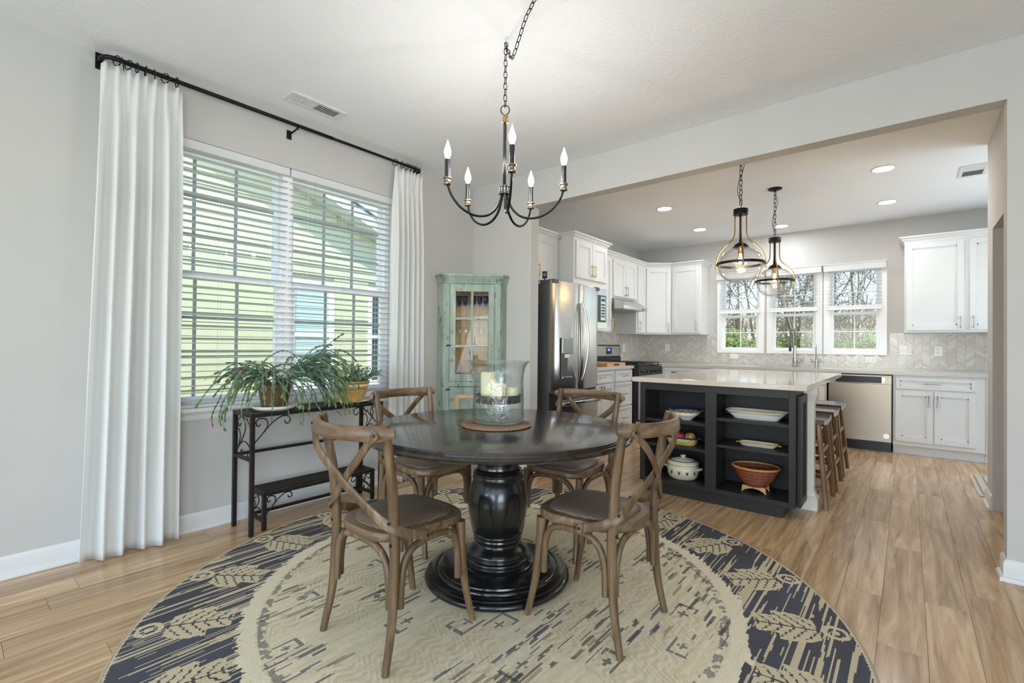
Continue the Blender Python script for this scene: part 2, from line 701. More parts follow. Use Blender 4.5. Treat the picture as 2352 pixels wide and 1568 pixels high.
def blind_x(label, y0, y1, ztop, zbot, x, wand):
    """horizontal slat blind hanging across a window in the left wall"""
    t = thing('window_blind', label, 'blind', (x, (y0 + y1) / 2, zbot), group='dining window blinds')
    m = MB()
    m.box(x - 0.028, x + 0.030, y0, y1, ztop - 0.055, ztop, 0.004)
    m.obj('headrail', 'slat', t)
    m = MB()
    m.box(x - 0.026, x + 0.026, y0 + 0.004, y1 - 0.004, zbot, zbot + 0.018, 0.004)
    m.obj('bottom_rail', 'slat', t)
    m = MB()
    L2 = (y1 - y0) / 2 - 0.004
    m.grid(lambda u, v: ((u - 0.5) * 0.05, (v - 0.5) * 2 * L2, 0.003 * (1 - (2 * u - 1) ** 2)), 4, 1)
    g = m.grid(lambda u, v: ((u - 0.5) * 0.05, (v - 0.5) * 2 * L2, 0.003 * (1 - (2 * u - 1) ** 2) - 0.003), 4, 1)
    s0 = m.obj('slat', 'slat', t, world=False)
    z = zbot + 0.045
    k = 0
    while z < ztop - 0.07:
        s = s0 if k == 0 else s0.copy()
        if k:
            COL.objects.link(s)
        s.location = Vector((x, (y0 + y1) / 2, z)) - t.location
        s.rotation_euler = (0, math.radians(random.uniform(-1.2, 1.2)), 0)
        z += 0.0445
        k += 1
    for f in (0.14, 0.5, 0.86):
        yy = y0 + (y1 - y0) * f
        m = MB()
        for dx in (-0.026, 0.026):
            m.cyl((x + dx, yy, zbot + 0.01), (x + dx, yy, ztop - 0.05), 0.0009, n=4)
        m.obj('ladder_cord', 'slat', t)
    if wand:
        m = MB()
        m.cyl((x + 0.034, wand, ztop - 0.06), (x + 0.04, wand, ztop - 0.62), 0.0045, n=6)
        m.obj('tilt_wand', 'glass', t)
    else:
        m = MB()
        for q in (0.0, 0.012):
            m.cyl((x + 0.032, y1 - 0.09 - q, ztop - 0.06), (x + 0.032, y1 - 0.09 - q, 1.0), 0.0011, n=4)
        m.obj('lift_cord', 'slat', t)
    return t


blind_x('white slat blind over the window sash beside the long white curtain', 0.728, 1.594, 2.412, 0.757, -3.428, None)
blind_x('white slat blind over the window sash nearer the green corner cabinet', 1.606, 2.472, 2.412, 0.757, -3.428, 1.78)

# ------------------------------------------------------------------ curtains and rod
ROD_X, ROD_Z = -3.30, 2.69
rod = thing('curtain_rod', 'long black metal curtain rod above the dining window', 'curtain rod', (XW, 1.6, ROD_Z))
mb = MB()
mb.tube(smoothpath([(XW + 0.004, 0.545, ROD_Z), (XW + 0.045, 0.545, ROD_Z), (ROD_X - 0.018, 0.556, ROD_Z), (ROD_X, 0.60, ROD_Z), (ROD_X, 0.75, ROD_Z), (ROD_X, 1.86, ROD_Z)], 5), 0.0125, 12)
mb.obj('rod_outer_tube', 'black', rod, smooth=True)
mb = MB()
mb.tube(smoothpath([(ROD_X, 1.84, ROD_Z), (ROD_X, 2.5, ROD_Z), (ROD_X, 2.655, ROD_Z), (ROD_X - 0.018, 2.698, ROD_Z), (XW + 0.045, 2.71, ROD_Z), (XW + 0.004, 2.71, ROD_Z)], 5), 0.0105, 12)
mb.obj('rod_inner_tube', 'black', rod, smooth=True)
for yy in (0.545, 2.71):
    mb = MB()
    mb.box(XW, XW + 0.006, yy - 0.018, yy + 0.018, ROD_Z - 0.045, ROD_Z + 0.045, 0.002)
    mb.obj('wall_plate', 'black', rod)
mb = MB()
mb.box(XW, XW + 0.005, 1.565, 1.60, ROD_Z - 0.075, ROD_Z - 0.012, 0.002)
mb.tube([(XW + 0.004, 1.6, ROD_Z - 0.024), (ROD_X - 0.004, 1.6, ROD_Z - 0.016)], 0.006, 8)
mb.tube([(ROD_X + 0.016 * math.cos(a), 1.6, ROD_Z + 0.016 * math.sin(a)) for a in np.linspace(PI, 2 * PI, 9)], 0.004, 6)
mb.cyl((ROD_X, 1.6, ROD_Z - 0.032), (ROD_X, 1.6, ROD_Z - 0.014), 0.003, n=6)
mb.obj('support_bracket', 'black', rod)

rg = MB()
RR = 0.0265
rg.tube([(RR * math.cos(a), 0, RR * math.sin(a)) for a in np.linspace(0, 2 * PI, 20, endpoint=False)], 0.0028, 6, closed=True)
rg.tube([(0, 0, -RR), (0, 0, -RR - 0.014)], 0.0022, 5)
ring0 = rg.obj('curtain_ring', 'black', None, smooth=True, world=False)
nring = 0
for side, ys in (('long curtain beside the window', (0.602, 0.627, 0.652, 0.690, 0.728, 0.770, 0.82, 0.877)),
                 ('curtain by the green corner cabinet', (2.424, 2.493, 2.542, 2.579, 2.614, 2.65, 2.68))):
    for i, yy in enumerate(ys):
        o = ring0 if nring == 0 else ring0.copy()
        if nring:
            COL.objects.link(o)
        o.location = (ROD_X, yy, ROD_Z - 0.0075)
        o.rotation_euler = (math.radians(random.uniform(-8, 8)), 0, math.radians(random.uniform(-30, 30)))
        tag(o, 'black curtain ring, %s along the rod above the %s' % (ORD[i], side), 'curtain ring', 'black curtain rings on the rod')
        nring += 1


def curtain(label, yt0, yt1, yb0, yb1, pleats, seed, flare, rings):
    H = ROD_Z - 0.052

    def f(u, v):
        s = min(1, v * 4)
        a = 0.014 + 0.030 * s
        y = (yt0 + (yt1 - yt0) * u) * (1 - v) + (yb0 + (yb1 - yb0) * u) * v
        ph = 0.7 * mnoise.noise(Vector((u * 3 + seed, v * 1.2, 0)))
        w = math.sin(2 * PI * pleats * u + ph * (0.3 + v) + seed)
        w2 = math.sin(2 * PI * (pleats * 0.47) * u + seed * 2 + v * 0.8)
        sh = math.copysign(abs(w) ** 0.75, w)
        x = ROD_X + a * sh * (1 - 0.25 * v) + flare * v * w2 * 0.5 + 0.006 * mnoise.noise(Vector((u * 9, v * 5, seed)))
        y += 0.008 * s * math.cos(2 * PI * pleats * u + seed)
        pul = sum(math.exp(-((y - ry) / 0.011) ** 2) for ry in rings)
        k = max(0.0, 1 - v / 0.10)
        x = x * (1 - k) + (ROD_X + 0.004 + 0.026 * pul) * k if k > 0 else x
        x = max(x, -3.385)
        pinch = max(0.0, 1 - v * 22)
        z = H * (1 - v) + 0.006 - 0.012 * pinch * (1 - min(1, pul)) + (0.004 * w if v > 0.99 else 0)
        return (x, y, z)
    m = MB()
    m.grid(f, pleats * 26, 60)
    o = m.obj('curtain', 'curtain', None, smooth=True)
    so = o.modifiers.new('thick', 'SOLIDIFY')
    so.thickness = 0.003
    tag(o, label, 'curtain', 'white pleated dining curtains')
    return o


curtain('white pleated floor-length curtain on the camera side of the dining window', 0.535, 0.905, 0.475, 0.915, 5, 1.3, 0.05, (0.55, 0.602, 0.652, 0.690, 0.728, 0.770, 0.82, 0.877))
curtain('narrow white pleated curtain between the window and green corner cabinet', 2.415, 2.715, 2.40, 2.755, 6, 4.1, 0.03, (2.424, 2.493, 2.542, 2.579, 2.614, 2.65, 2.69))


def vent(label, x0, x1, y0, y1, along, nsl):
    """ceiling air register with louvres"""
    t = thing('ceiling_vent', label, 'vent', ((x0 + x1) / 2, (y0 + y1) / 2, ZC))
    z = ZC
    b = 0.028
    m = MB()
    m.box(x0, x1, y0, y0 + b, z - 0.008, z, 0.002)
    m.box(x0, x1, y1 - b, y1, z - 0.008, z, 0.002)
    m.box(x0, x0 + b, y0 + b, y1 - b, z - 0.008, z, 0.002)
    m.box(x1 - b, x1, y0 + b, y1 - b, z - 0.008, z, 0.002)
    m.obj('vent_frame', 'trim', t)
    m = MB()
    m.box(x0 + b, x1 - b, y0 + b, y1 - b, z - 0.0012, z - 0.0002)
    m.obj('duct_opening', 'steel_side', t)
    for i in range(nsl):
        f = (i + 0.5) / nsl
        tilt = 0.008 if f < 0.5 else -0.008
        m = MB()
        if along == 'y':
            yy = y0 + b + (y1 - y0 - 2 * b) * f
            m.tube([(x0 + b, yy, z - 0.005), (x1 - b, yy, z - 0.005)], 0.005, flat=(0.012, 0.0014), up=(0, tilt * 60, 1))
        else:
            xx = x0 + b + (x1 - x0 - 2 * b) * f
            m.tube([(xx, y0 + b, z - 0.005), (xx, y1 - b, z - 0.005)], 0.005, flat=(0.012, 0.0014), up=(tilt * 60, 0, 1))
        m.obj('louvre', 'trim', t)
    return t


vent('white ceiling air register near the curtain rod', -3.115, -2.965, 1.40, 1.775, 'y', 22)
vent('square white ceiling air register above the kitchen', 0.345, 0.535, 5.64, 5.99, 'y', 12)
# ------------------------------------------------------------------ rug
RUGC, RUGR = (-1.57, 1.79), 1.525


def make_rug():
    n = 612
    cell = 2 * RUGR / n
    ax = (np.arange(n) + 0.5) * cell - RUGR
    X, Y = np.meshgrid(ax, ax, indexing='ij')
    R = np.hypot(X, Y)
    T = np.arctan2(Y, X)
    rs = np.random.RandomState(3)

    def vnoise(sx, sy, seed):
        r_ = np.random.RandomState(seed)
        a = r_.rand(int(2 * RUGR / sx) + 3, int(2 * RUGR / sy) + 3)
        u, v = (X + RUGR) / sx, (Y + RUGR) / sy
        i, j = u.astype(int), v.astype(int)
        fu, fv = u - i, v - j
        fu, fv = fu * fu * (3 - 2 * fu), fv * fv * (3 - 2 * fv)
        return (a[i, j] * (1 - fu) + a[i + 1, j] * fu) * (1 - fv) + (a[i, j + 1] * (1 - fu) + a[i + 1, j + 1] * fu) * fv
    # weave streaks run along Y
    st = vnoise(0.007, 0.30, 1) * 0.65 + vnoise(0.02, 0.6, 2) * 0.35
    st2 = vnoise(0.009, 0.12, 5)
    beige = np.array(lin(216, 201, 168)[:3])
    cream = np.array(lin(230, 218, 190)[:3])
    tan = np.array(lin(168, 148, 116)[:3])
    char = np.array(lin(80, 77, 79)[:3])
    navy = np.array(lin(86, 88, 98)[:3])
    col = beige + (cream - beige) * vnoise(0.012, 0.5, 11)[..., None]
    col *= (0.93 + 0.14 * vnoise(0.012, 0.03, 12))[..., None]
    # faint olive ghost motifs in the field
    gh = (vnoise(0.16, 0.22, 21) > 0.60) & (np.sin((X * 0.9 + Y * 0.6 + 0.03 * np.sin(Y * 40)) * 190) > 0.1) & (vnoise(0.008, 0.03, 22) > 0.3)
    col[gh] = col[gh] * 0.72 + tan * 0.28
    # navy and charcoal dashes along the weave
    for k in range(900):
        rr, tt = 1.06 * math.sqrt(rs.rand()), rs.rand() * 2 * PI
        cx, cy = rr * math.cos(tt), rr * math.sin(tt)
        if mnoise.noise(Vector((cx * 2.6, cy * 2.6, 4.0))) < 0.02:
            continue
        w, l = rs.choice((0.0026, 0.005, 0.0075)), rs.uniform(0.03, 0.13)
        d = (np.abs(X - cx) < w) & (np.abs(Y - cy + (X - cx) * 0.3) < l * 0.5 * (0.45 + 1.1 * st2))
        c = (navy, char, tan, navy * 1.25)[rs.randint(4)]
        col[d] = col[d] * 0.2 + c * 0.8
    # stepped key and hook outlines scattered in the field
    for k in range(22):
        tt = 2 * PI * k / 22 + rs.rand() * 0.5
        rr = rs.uniform(0.35, 0.98)
        cx, cy = rr * math.cos(tt), rr * math.sin(tt)
        u, v = (X - cx), (Y - cy)
        s = rs.uniform(0.03, 0.055)
        ring_ = np.abs(np.maximum(np.abs(u) * 1.2, np.abs(v) * 0.7) - s) < 0.0055
        plus = ((np.abs(u) < 0.006) & (np.abs(v) < s * 0.55)) | ((np.abs(v) < 0.006) & (np.abs(u) < s * 0.45))
        keep = ((ring_ & (u * rs.choice((-1, 1)) + v * rs.choice((-1, 1)) > -s * 0.2)) | plus) & (st2 > 0.18)
        col[keep] = col[keep] * 0.25 + (navy if k % 2 else char) * 0.75
    # border ground: charcoal with beige weave streaks
    rin = 1.115 + 0.018 * (vnoise(0.010, 0.10, 31) - 0.5) * 2
    border = R > rin
    bcol = char + (navy - char) * vnoise(0.05, 0.4, 32)[..., None]
    streak = (st > 0.60) | (st2 > 0.88)
    bcol = np.where(streak[..., None], beige * 0.82, bcol)
    # feather leaves around the border, spine along the radius
    NL = 20
    ang = (T / (2 * PI) * NL + 0.28) % 1.0 - 0.5
    s_ = ang * 2 * PI / NL * R
    rho = R - 1.155
    L_ = 0.235
    q = rho / L_
    wid = 0.088 * (0.75 + 0.5 * (q > 0.35)) * (1 - 0.35 * np.clip((q - 0.7) / 0.3, 0, 1))
    jag = 0.010 * (vnoise(0.01, 0.02, 41) - 0.5)
    leaf = (q > 0) & (q < 1) & (np.abs(s_ + jag) < wid)
    bcol = np.where(leaf[..., None], (beige * 0.88)[None, None, :], bcol)
    spine = leaf & (np.abs(s_) < 0.004)
    ribs = leaf & (np.abs(((rho * 1.0 + np.abs(s_) * 0.75 + 0.004 * np.sin(np.abs(s_) * 260)) % 0.044) - 0.022) < 0.0042) & (np.abs(s_) < wid * 0.82)
    bcol[spine | ribs] = char * 1.1
    # hooked curl between leaf tips at the rim
    e = np.hypot(s_ - 0.005, rho - 0.30)
    curl = ((np.abs(e - 0.042) < 0.010) | (e < 0.015)) & (R < 1.50)
    bcol[curl] = beige * 0.9
    col = np.where(border[..., None], bcol, col)
    # cream fringe ring with dark teeth inside the border
    teeth = (st2 + 0.35 * vnoise(0.02, 0.02, 51)) * 0.055
    fr = (R > 1.06) & (R < 1.06 + 0.022 + teeth)
    col[fr] = cream * 0.98
    tk = (R > 1.028 - 0.02 * st2) & (R < 1.05) & (vnoise(0.016, 0.016, 52) > 0.45)
    col[tk] = col[tk] * 0.35 + navy * 0.65
    rim = R > RUGR - 0.014
    col[rim] = beige * 0.95
    col *= (0.94 + 0.12 * rs.rand(n, n))[..., None]
    # mesh of weave cells inside the circle
    inside = R < RUGR
    gx = np.arange(n + 1) * cell - RUGR
    vi = -np.ones((n + 1, n + 1), int)
    need = np.zeros((n + 1, n + 1), bool)
    need[:-1, :-1] |= inside
    need[1:, :-1] |= inside
    need[:-1, 1:] |= inside
    need[1:, 1:] |= inside
    ii, jj = np.nonzero(need)
    vi[ii, jj] = np.arange(len(ii))
    px, py = gx[ii].copy(), gx[jj].copy()
    pr = np.hypot(px, py)
    k = np.where(pr > RUGR - 0.5 * cell, RUGR / pr, 1.0)
    px *= k
    py *= k
    top = 0.0085
    co = np.stack([px, py, np.full_like(px, top)], 1)
    fi, fj = np.nonzero(inside)
    quads = np.stack([vi[fi, fj], vi[fi + 1, fj], vi[fi + 1, fj + 1], vi[fi, fj + 1]], 1)
    me = bpy.data.meshes.new('rug')
    nv, nq = len(co), len(quads)
    me.vertices.add(nv)
    me.vertices.foreach_set('co', co.astype(np.float32).ravel())
    me.loops.add(nq * 4)
    me.loops.foreach_set('vertex_index', quads.astype(np.int32).ravel())
    me.polygons.add(nq)
    me.polygons.foreach_set('loop_start', np.arange(0, nq * 4, 4, dtype=np.int32))
    at = me.attributes.new('weave', 'FLOAT_COLOR', 'FACE')
    cc = np.ones((nq, 4), np.float32)
    cc[:, :3] = np.clip(col[fi, fj], 0, 1)
    at.data.foreach_set('color', cc.ravel())
    me.update()
    m = bpy.data.materials.new('rug_weave')
    nt, N, L, B = nodes(m)
    a = N.new('ShaderNodeAttribute')
    a.attribute_name = 'weave'
    L.new(a.outputs['Color'], B.inputs['Base Color'])
    B.inputs['Roughness'].default_value = 0.95
    B.inputs['Specular IOR Level'].default_value = 0.1
    bump(nt, noise(nt, coords(nt, 'Object', (1, 1, 1)), 420, 2), 0.35, 0.003, B)
    me.materials.append(m)
    o = bpy.data.objects.new('rug_pile', me)
    COL.objects.link(o)
    return o


rug = thing('round_rug', 'large round beige and charcoal patterned rug under the dining table', 'rug', (RUGC[0], RUGC[1], 0.0))
rp = make_rug()
rp.parent = rug
tag(rp, 'beige field with charcoal leaf border')
M['rug_edge'] = mat('rug_binding', lin(176, 160, 132), 0.9, bmp=0.2, bscale=300)
mb = MB()
mb.lathe([(RUGR - 0.006, 0.0), (RUGR + 0.003, 0.001), (RUGR + 0.004, 0.006), (RUGR, 0.0095), (RUGR - 0.006, 0.0095)], n=160)
mb.obj('binding_edge', 'rug_edge', rug, smooth=True, world=False)
RZ = 0.0085

# ------------------------------------------------------------------ pedestal table
TC = (-1.59, 1.815)
M['tabletop'] = wood_mat('black_tabletop', lin(26, 22, 20), lin(40, 33, 29), lin(62, 50, 42), 0.2, 0.55, 'y', 0.0, 'Object', coat=0.35, bmp=0.04)
M['tableblack'] = mat('black_lacquer', lin(24, 23, 23), 0.24, var=0.2, vscale=7, coat=0.35)
tab = thing('dining_table', 'round black pedestal dining table on the patterned rug', 'table', (TC[0], TC[1], RZ))
TZ = 0.76
prof = [(0, TZ), (0.632, TZ), (0.640, TZ - 0.002), (0.643, TZ - 0.009), (0.647, TZ - 0.0095), (0.650, TZ - 0.017), (0.655, TZ - 0.018), (0.660, TZ - 0.027),
        (0.657, TZ - 0.037), (0.646, TZ - 0.042), (0.62, TZ - 0.044), (0, TZ - 0.044)]
for s in (0, 1):
    m = MB()
    k = 64
    gap = 0.0009
    rings = []
    for (r_, z_) in prof:
        row = []
        for j in range(k + 1):
            a = -PI / 2 + PI * j / k + s * PI + math.radians(-12)
            nx, ny = math.cos(math.radians(-12) + s * PI), math.sin(math.radians(-12) + s * PI)
            row.append(m.v((TC[0] + r_ * math.cos(a) + nx * gap, TC[1] + r_ * math.sin(a) + ny * gap, z_)))
        rings.append(row)
    for A, Bq in zip(rings[:-1], rings[1:]):
        for j in range(k):
            m.face([A[j], A[j + 1], Bq[j + 1], Bq[j]])
    bmesh.ops.remove_doubles(m.bm, verts=m.bm.verts, dist=1e-5)
    m.obj('top_half', 'tabletop', tab, auto=40)
m = MB()
m.lathe([(0, RZ), (0.345, RZ), (0.357, 0.016), (0.361, 0.026), (0.356, 0.037), (0.345, 0.042), (0.338, 0.0425), (0.337, 0.049), (0.325, 0.053), (0.300, 0.054), (0.298, 0.060), (0.293, 0.066),
         (0.283, 0.067), (0.281, 0.074), (0.272, 0.077), (0.19, 0.0775), (0, 0.0775)], (TC[0], TC[1], 0), 72)
m.obj('base', 'tableblack', tab, auto=50)
m = MB()
m.lathe([(0, 0.077), (0.176, 0.077), (0.178, 0.084), (0.172, 0.090), (0.160, 0.092), (0.158, 0.100), (0.162, 0.110), (0.158, 0.119), (0.149, 0.122), (0.147, 0.128), (0.150, 0.136), (0.146, 0.148), (0.132, 0.163), (0.119, 0.175), (0.113, 0.188),
         (0.116, 0.196), (0.121, 0.200), (0.122, 0.207), (0.118, 0.212), (0.119, 0.217), (0.123, 0.221), (0.123, 0.229), (0.118, 0.235), (0.120, 0.242),
         (0.131, 0.27), (0.142, 0.31), (0.148, 0.35), (0.1485, 0.39), (0.144, 0.43), (0.135, 0.465), (0.122, 0.492), (0.126, 0.497), (0.129, 0.505), (0.125, 0.513), (0.126, 0.520), (0.127, 0.530),
         (0.120, 0.537), (0.118, 0.543), (0.104, 0.549), (0.100, 0.565), (0.107, 0.60), (0.125, 0.64), (0.14, 0.66), (0.14, 0.716), (0, 0.716)], (TC[0], TC[1], 0), 64)
m.obj('pedestal', 'tableblack', tab, auto=50)
for k in range(4):
    a = PI / 4 + k * PI / 2
    fr = Matrix.Translation((TC[0], TC[1], 0)) @ Matrix.Rotation(a, 4, 'Z') @ Matrix.Rotation(PI / 2, 4, 'X')
    m = MB(fr)
    m.prism([(0.08, 0.716), (0.40, 0.716), (0.40, 0.69), (0.34, 0.682), (0.27, 0.66), (0.21, 0.625), (0.15, 0.60), (0.08, 0.60)], -0.03, 0.03)
    m.obj('corbel', 'tableblack', tab)

# ------------------------------------------------------------------ cross-back chairs
M['oak'] = wood_mat('weathered_oak', lin(70, 51, 34), lin(106, 83, 59), lin(142, 118, 90), 0.42, 1.0, 'z', 3.0, 'Object', bmp=0.12)
M['oak_h'] = wood_mat('weathered_oak_bent', lin(74, 55, 38), lin(112, 88, 64), lin(150, 126, 98), 0.38, 0.9, 'x', 3.0, 'Object', bmp=0.12)
_m = bpy.data.materials.new('woven_rattan')
nt, N, L, B = nodes(_m)
_ck = N.new('ShaderNodeTexChecker')
_ck.inputs['Scale'].default_value = 240
L.new(coords(nt, 'Object', (1, 1, 0), rot=(0, 0, 0.78)), _ck.inputs['Vector'])
L.new(ramp(nt, _ck.outputs['Fac'], [(0.0, lin(76, 60, 50)), (1.0, lin(132, 112, 96))]), B.inputs['Base Color'])
B.inputs['Roughness'].default_value = 0.42
bump(nt, _ck.outputs['Fac'], 0.5, 0.003, B)
M['rattan'] = _m


def seat_outline(sc, n=56):
    """rounded trapezoid, wider in front (+y)"""
    out = []
    for i in range(n):
        a = 2 * PI * i / n
        c, s = math.cos(a), math.sin(a)
        e = 2 / 3.2
        px = math.copysign(abs(c) ** e, c) * 0.222
        py = math.copysign(abs(s) ** e, s) * 0.212
        px *= 0.90 + 0.10 * (py / 0.212)
        out.append((px * sc, py * sc))
    return out


def make_chair(label):
    t = thing('dining_chair', label, 'chair', group='cross-back dining chairs around the round table')
    z0, z1 = 0.428, 0.462
    m = MB()
    rows = [(0.97, z0), (1.0, z0 + 0.008), (1.0, z1 - 0.008), (0.975, z1), (0.80, z1), (0.78, z0 + 0.01), (0.0, z0 + 0.01)]
    bot = [(0.0, z0), (0.97, z0)]

    def shell(m_, rows_):
        prev = None
        for (sc, z) in rows_:
            if sc == 0:
                cur = [m_.v((0, 0, z))]
            else:
                cur = [m_.v((x_, y_, z)) for x_, y_ in seat_outline(sc)]
            if prev:
                k = max(len(prev), len(cur))
                for j in range(k):
                    j2 = (j + 1) % k
                    if len(cur) == 1:
                        m_.face([prev[j], prev[j2], cur[0]])
                    elif len(prev) == 1:
                        m_.face([prev[0], cur[j2], cur[j]])
                    else:
                        m_.face([prev[j], prev[j2], cur[j2], cur[j]])
            prev = cur
    shell(m, bot + rows[1:])
    m.obj('seat_frame', 'oak_h', t, auto=40, world=False)
    m = MB()
    shell(m, [(0.0, z1 - 0.01), (0.80, z1 - 0.006), (0.825, z1 + 0.002), (0.80, z1 + 0.010), (0.68, z1 + 0.017), (0.45, z1 + 0.022), (0.2, z1 + 0.024), (0.0, z1 + 0.0245)])
    m.obj('seat_pad', 'rattan', t, smooth=True, world=False)
    for s in (-1, 1):
        m = MB()
        pts = smoothpath([(s * 0.208, -0.222, 0.0), (s * 0.199, -0.190, 0.16), (s * 0.195, -0.178, 0.34), (s * 0.194, -0.178, 0.46), (s * 0.196, -0.190, 0.62), (s * 0.203, -0.212, 0.76), (s * 0.208, -0.236, 0.872)], 4)
        m.tube(pts, 0.018, 12, rs=[0.0135 + 0.0055 * min(1, i / 8) - 0.003 * max(0, (i - 16) / 8) for i in range(len(pts))])
        m.obj('back_leg', 'oak', t, smooth=False, world=False, auto=50)
        m = MB()
        pts = smoothpath([(s * 0.196, 0.222, 0.0), (s * 0.184, 0.190, 0.15), (s * 0.180, 0.170, 0.30), (s * 0.182, 0.160, 0.43)], 4)
        m.tube(pts, 0.018, 12, rs=[0.0135 + 0.007 * i / (len(pts) - 1) for i in range(len(pts))])
        m.obj('front_leg', 'oak', t, world=False, auto=50)
    # bent top rail behind the posts
    m = MB()
    pts, ups = [], []
    for i in range(21):
        f = i / 20 * 2 - 1
        pts.append((f * 0.247, -0.328 + 0.095 * f * f + 0.012 * f ** 4, 0.842))
        ups.append((f * 0.55, -1, 0.14))
    rs_ = [0.02 * (0.45 if i in (0, 20) else 0.80 if i in (1, 19) else 0.97 if i in (2, 18) else 1.0 - 0.10 * math.cos((i - 10) / 10 * 1.5)) for i in range(21)]
    m.tube(pts, 0.02, flat=(0.058, 0.02), up=ups, rs=rs_)
    m.obj('top_rail', 'oak_h', t, world=False, auto=50)
    # crossed straps that run on to the seat sides
    for s in (-1, 1):
        m = MB()
        d = 0.006 * s
        pts = smoothpath([(s * 0.216, -0.272, 0.846), (s * 0.185, -0.281, 0.815), (s * 0.125, -0.290 + d, 0.752), (0.0, -0.268 + d, 0.652), (-s * 0.115, -0.232 + d, 0.565), (-s * 0.190, -0.207, 0.513), (-s * 0.219, -0.165, 0.485), (-s * 0.226, -0.10, 0.460), (-s * 0.228, -0.045, 0.442)], 5)
        ups = []
        for p in pts:
            a = min(1, max(0, (abs(p.x) - 0.14) / 0.075)) if p.z < 0.6 else 0
            ups.append((-s * a, -(1 - a) - 0.05, 0.12))
        m.tube(pts, 0.02, flat=(0.034, 0.0085), up=ups)
        m.obj('cross_strap', 'oak', t, world=False, auto=50)
        for (p_, q_) in (((-s * 0.2325, -0.055, 0.446), (-s * 0.2345, -0.055, 0.446)), ((s * 0.209, -0.276, 0.840), (s * 0.211, -0.282, 0.840)),
                         ((s * 0.196, -0.196, 0.44), (s * 0.1965, -0.1995, 0.44)), ((s * 0.197, -0.205, 0.52), (s * 0.1975, -0.2085, 0.52))):
            m = MB()
            m.cyl(p_, q_, 0.006, n=10)
            m.obj('screw', 'gun', t, world=False)
    # bentwood arches between the legs
    for (ax_, ay, bx_, by, off) in ((-0.195, -0.178, 0.195, -0.178, (0, -0.012)), (-0.181, 0.168, 0.181, 0.168, (0, 0.014)), (-0.196, -0.172, -0.182, 0.160, (-0.010, 0)), (0.196, -0.172, 0.182, 0.160, (0.010, 0))):
        A, Bv = Vector((ax_, ay, 0)), Vector((bx_, by, 0))
        dv = Bv - A
        o_ = Vector((off[0], off[1], 0))
        k = []
        for (f, z) in ((0.055, 0.205), (0.060, 0.285), (0.105, 0.362), (0.20, 0.402), (0.35, 0.418), (0.5, 0.420), (0.65, 0.418), (0.80, 0.402), (0.895, 0.362), (0.94, 0.285), (0.945, 0.205)):
            k.append(A + dv * f + o_ * (0.3 + 0.7 * math.sin(PI * f)) + Vector((0, 0, z)))
        m = MB()
        m.tube(smoothpath(k, 3), 0.0138, 8)
        m.obj('bent_brace', 'oak', t, world=False, auto=60)
    return t


ch0 = make_chair('weathered cross-back chair with its back to the camera, plant stand beyond it')
CH = [((-1.602, 1.228), 0.0, None),
      ((-1.035, 1.828), PI / 2, 'weathered cross-back chair between the round table and the island shelves'),
      ((-2.215, 1.885), -PI / 2, 'weathered cross-back chair between the round table and the window curtain'),
      ((-1.555, 2.40), PI, 'weathered cross-back chair across the table in front of the refrigerator')]
for i, ((cx, cy), rz, lb) in enumerate(CH):
    c = ch0 if i == 0 else dup(ch0)
    c.location = (cx, cy, RZ)
    c.rotation_euler = (0, 0, rz)
    if lb:
        c['label'] = lb

# ------------------------------------------------------------------ placemat, hurricane, candles
HC = (-1.60, 1.822)
M['braid'] = mat('braided_mat', lin(150, 122, 96), 0.8, var=0.35, vscale=160)
m = MB()
for r_ in [0.012 + 0.0105 * i for i in range(16)]:
    k = max(10, int(2 * PI * r_ / 0.009))
    m.tube([(HC[0] + 0.015 + r_ * math.cos(2 * PI * j / k), HC[1] - 0.03 + r_ * math.sin(2 * PI * j / k), TZ + 0.0055 + 0.0009 * (j % 2)) for j in range(k)], 0.0055, 5, closed=True)
tag(m.obj('placemat', 'braid', None, smooth=True), 'round braided straw placemat under the glass hurricane', 'placemat')
m = MB()
zb = TZ + 0.0135
out = [(0, zb), (0.118, zb), (0.127, zb + 0.006), (0.130, zb + 0.02), (0.130, zb + 0.10), (0.128, zb + 0.2), (0.129, zb + 0.245), (0.134, zb + 0.272), (0.146, zb + 0.295), (0.160, zb + 0.309)]
inn = [(0.156, zb + 0.307), (0.141, zb + 0.292), (0.129, zb + 0.270), (0.1235, zb + 0.24), (0.1225, zb + 0.2), (0.1245, zb + 0.1), (0.1245, zb + 0.022), (0.118, zb + 0.014), (0, zb + 0.014)]
pr = []
for (r_, z_) in out + inn:
    pr.append((r_, z_))
m.lathe(pr, (HC[0], HC[1], 0), 64)
for v in m.bm.verts:
    q = mnoise.noise(Vector(v.co) * 26) * 0.0016
    dv = Vector((v.co.x - HC[0], v.co.y - HC[1], 0))
    if dv.length > 0.05:
        v.co += dv.normalized() * q
tag(m.obj('hurricane_vase', 'hurricane', None, smooth=True), 'flared bubbled glass hurricane vase in the middle of the round table', 'vase')
tr = thing('candle_tray', 'dark metal candle tray held inside the glass hurricane', 'tray', (HC[0], HC[1], 0.873))
m = MB()
m.lathe([(0, 0.874), (0.112, 0.874), (0.1135, 0.876), (0.1135, 0.909), (0.118, 0.911), (0.118, 0.913), (0.111, 0.913), (0.111, 0.878), (0, 0.878)], (HC[0], HC[1], 0), 48)
m.obj('tray_band', 'tray', tr, auto=40)
m = MB()
a0 = math.radians(250)
rc = Vector((HC[0] + 0.119 * math.cos(a0), HC[1] + 0.119 * math.sin(a0), 0.899))
tv = Vector((-math.sin(a0), math.cos(a0), 0))
m.tube([rc + tv * (0.010 * math.cos(a)) + Vector((0, 0, 0.010 * math.sin(a))) for a in np.linspace(0, 2 * PI, 16, endpoint=False)], 0.0022, 6, closed=True)
m.obj('ring_pull', 'chrome', tr, smooth=True)


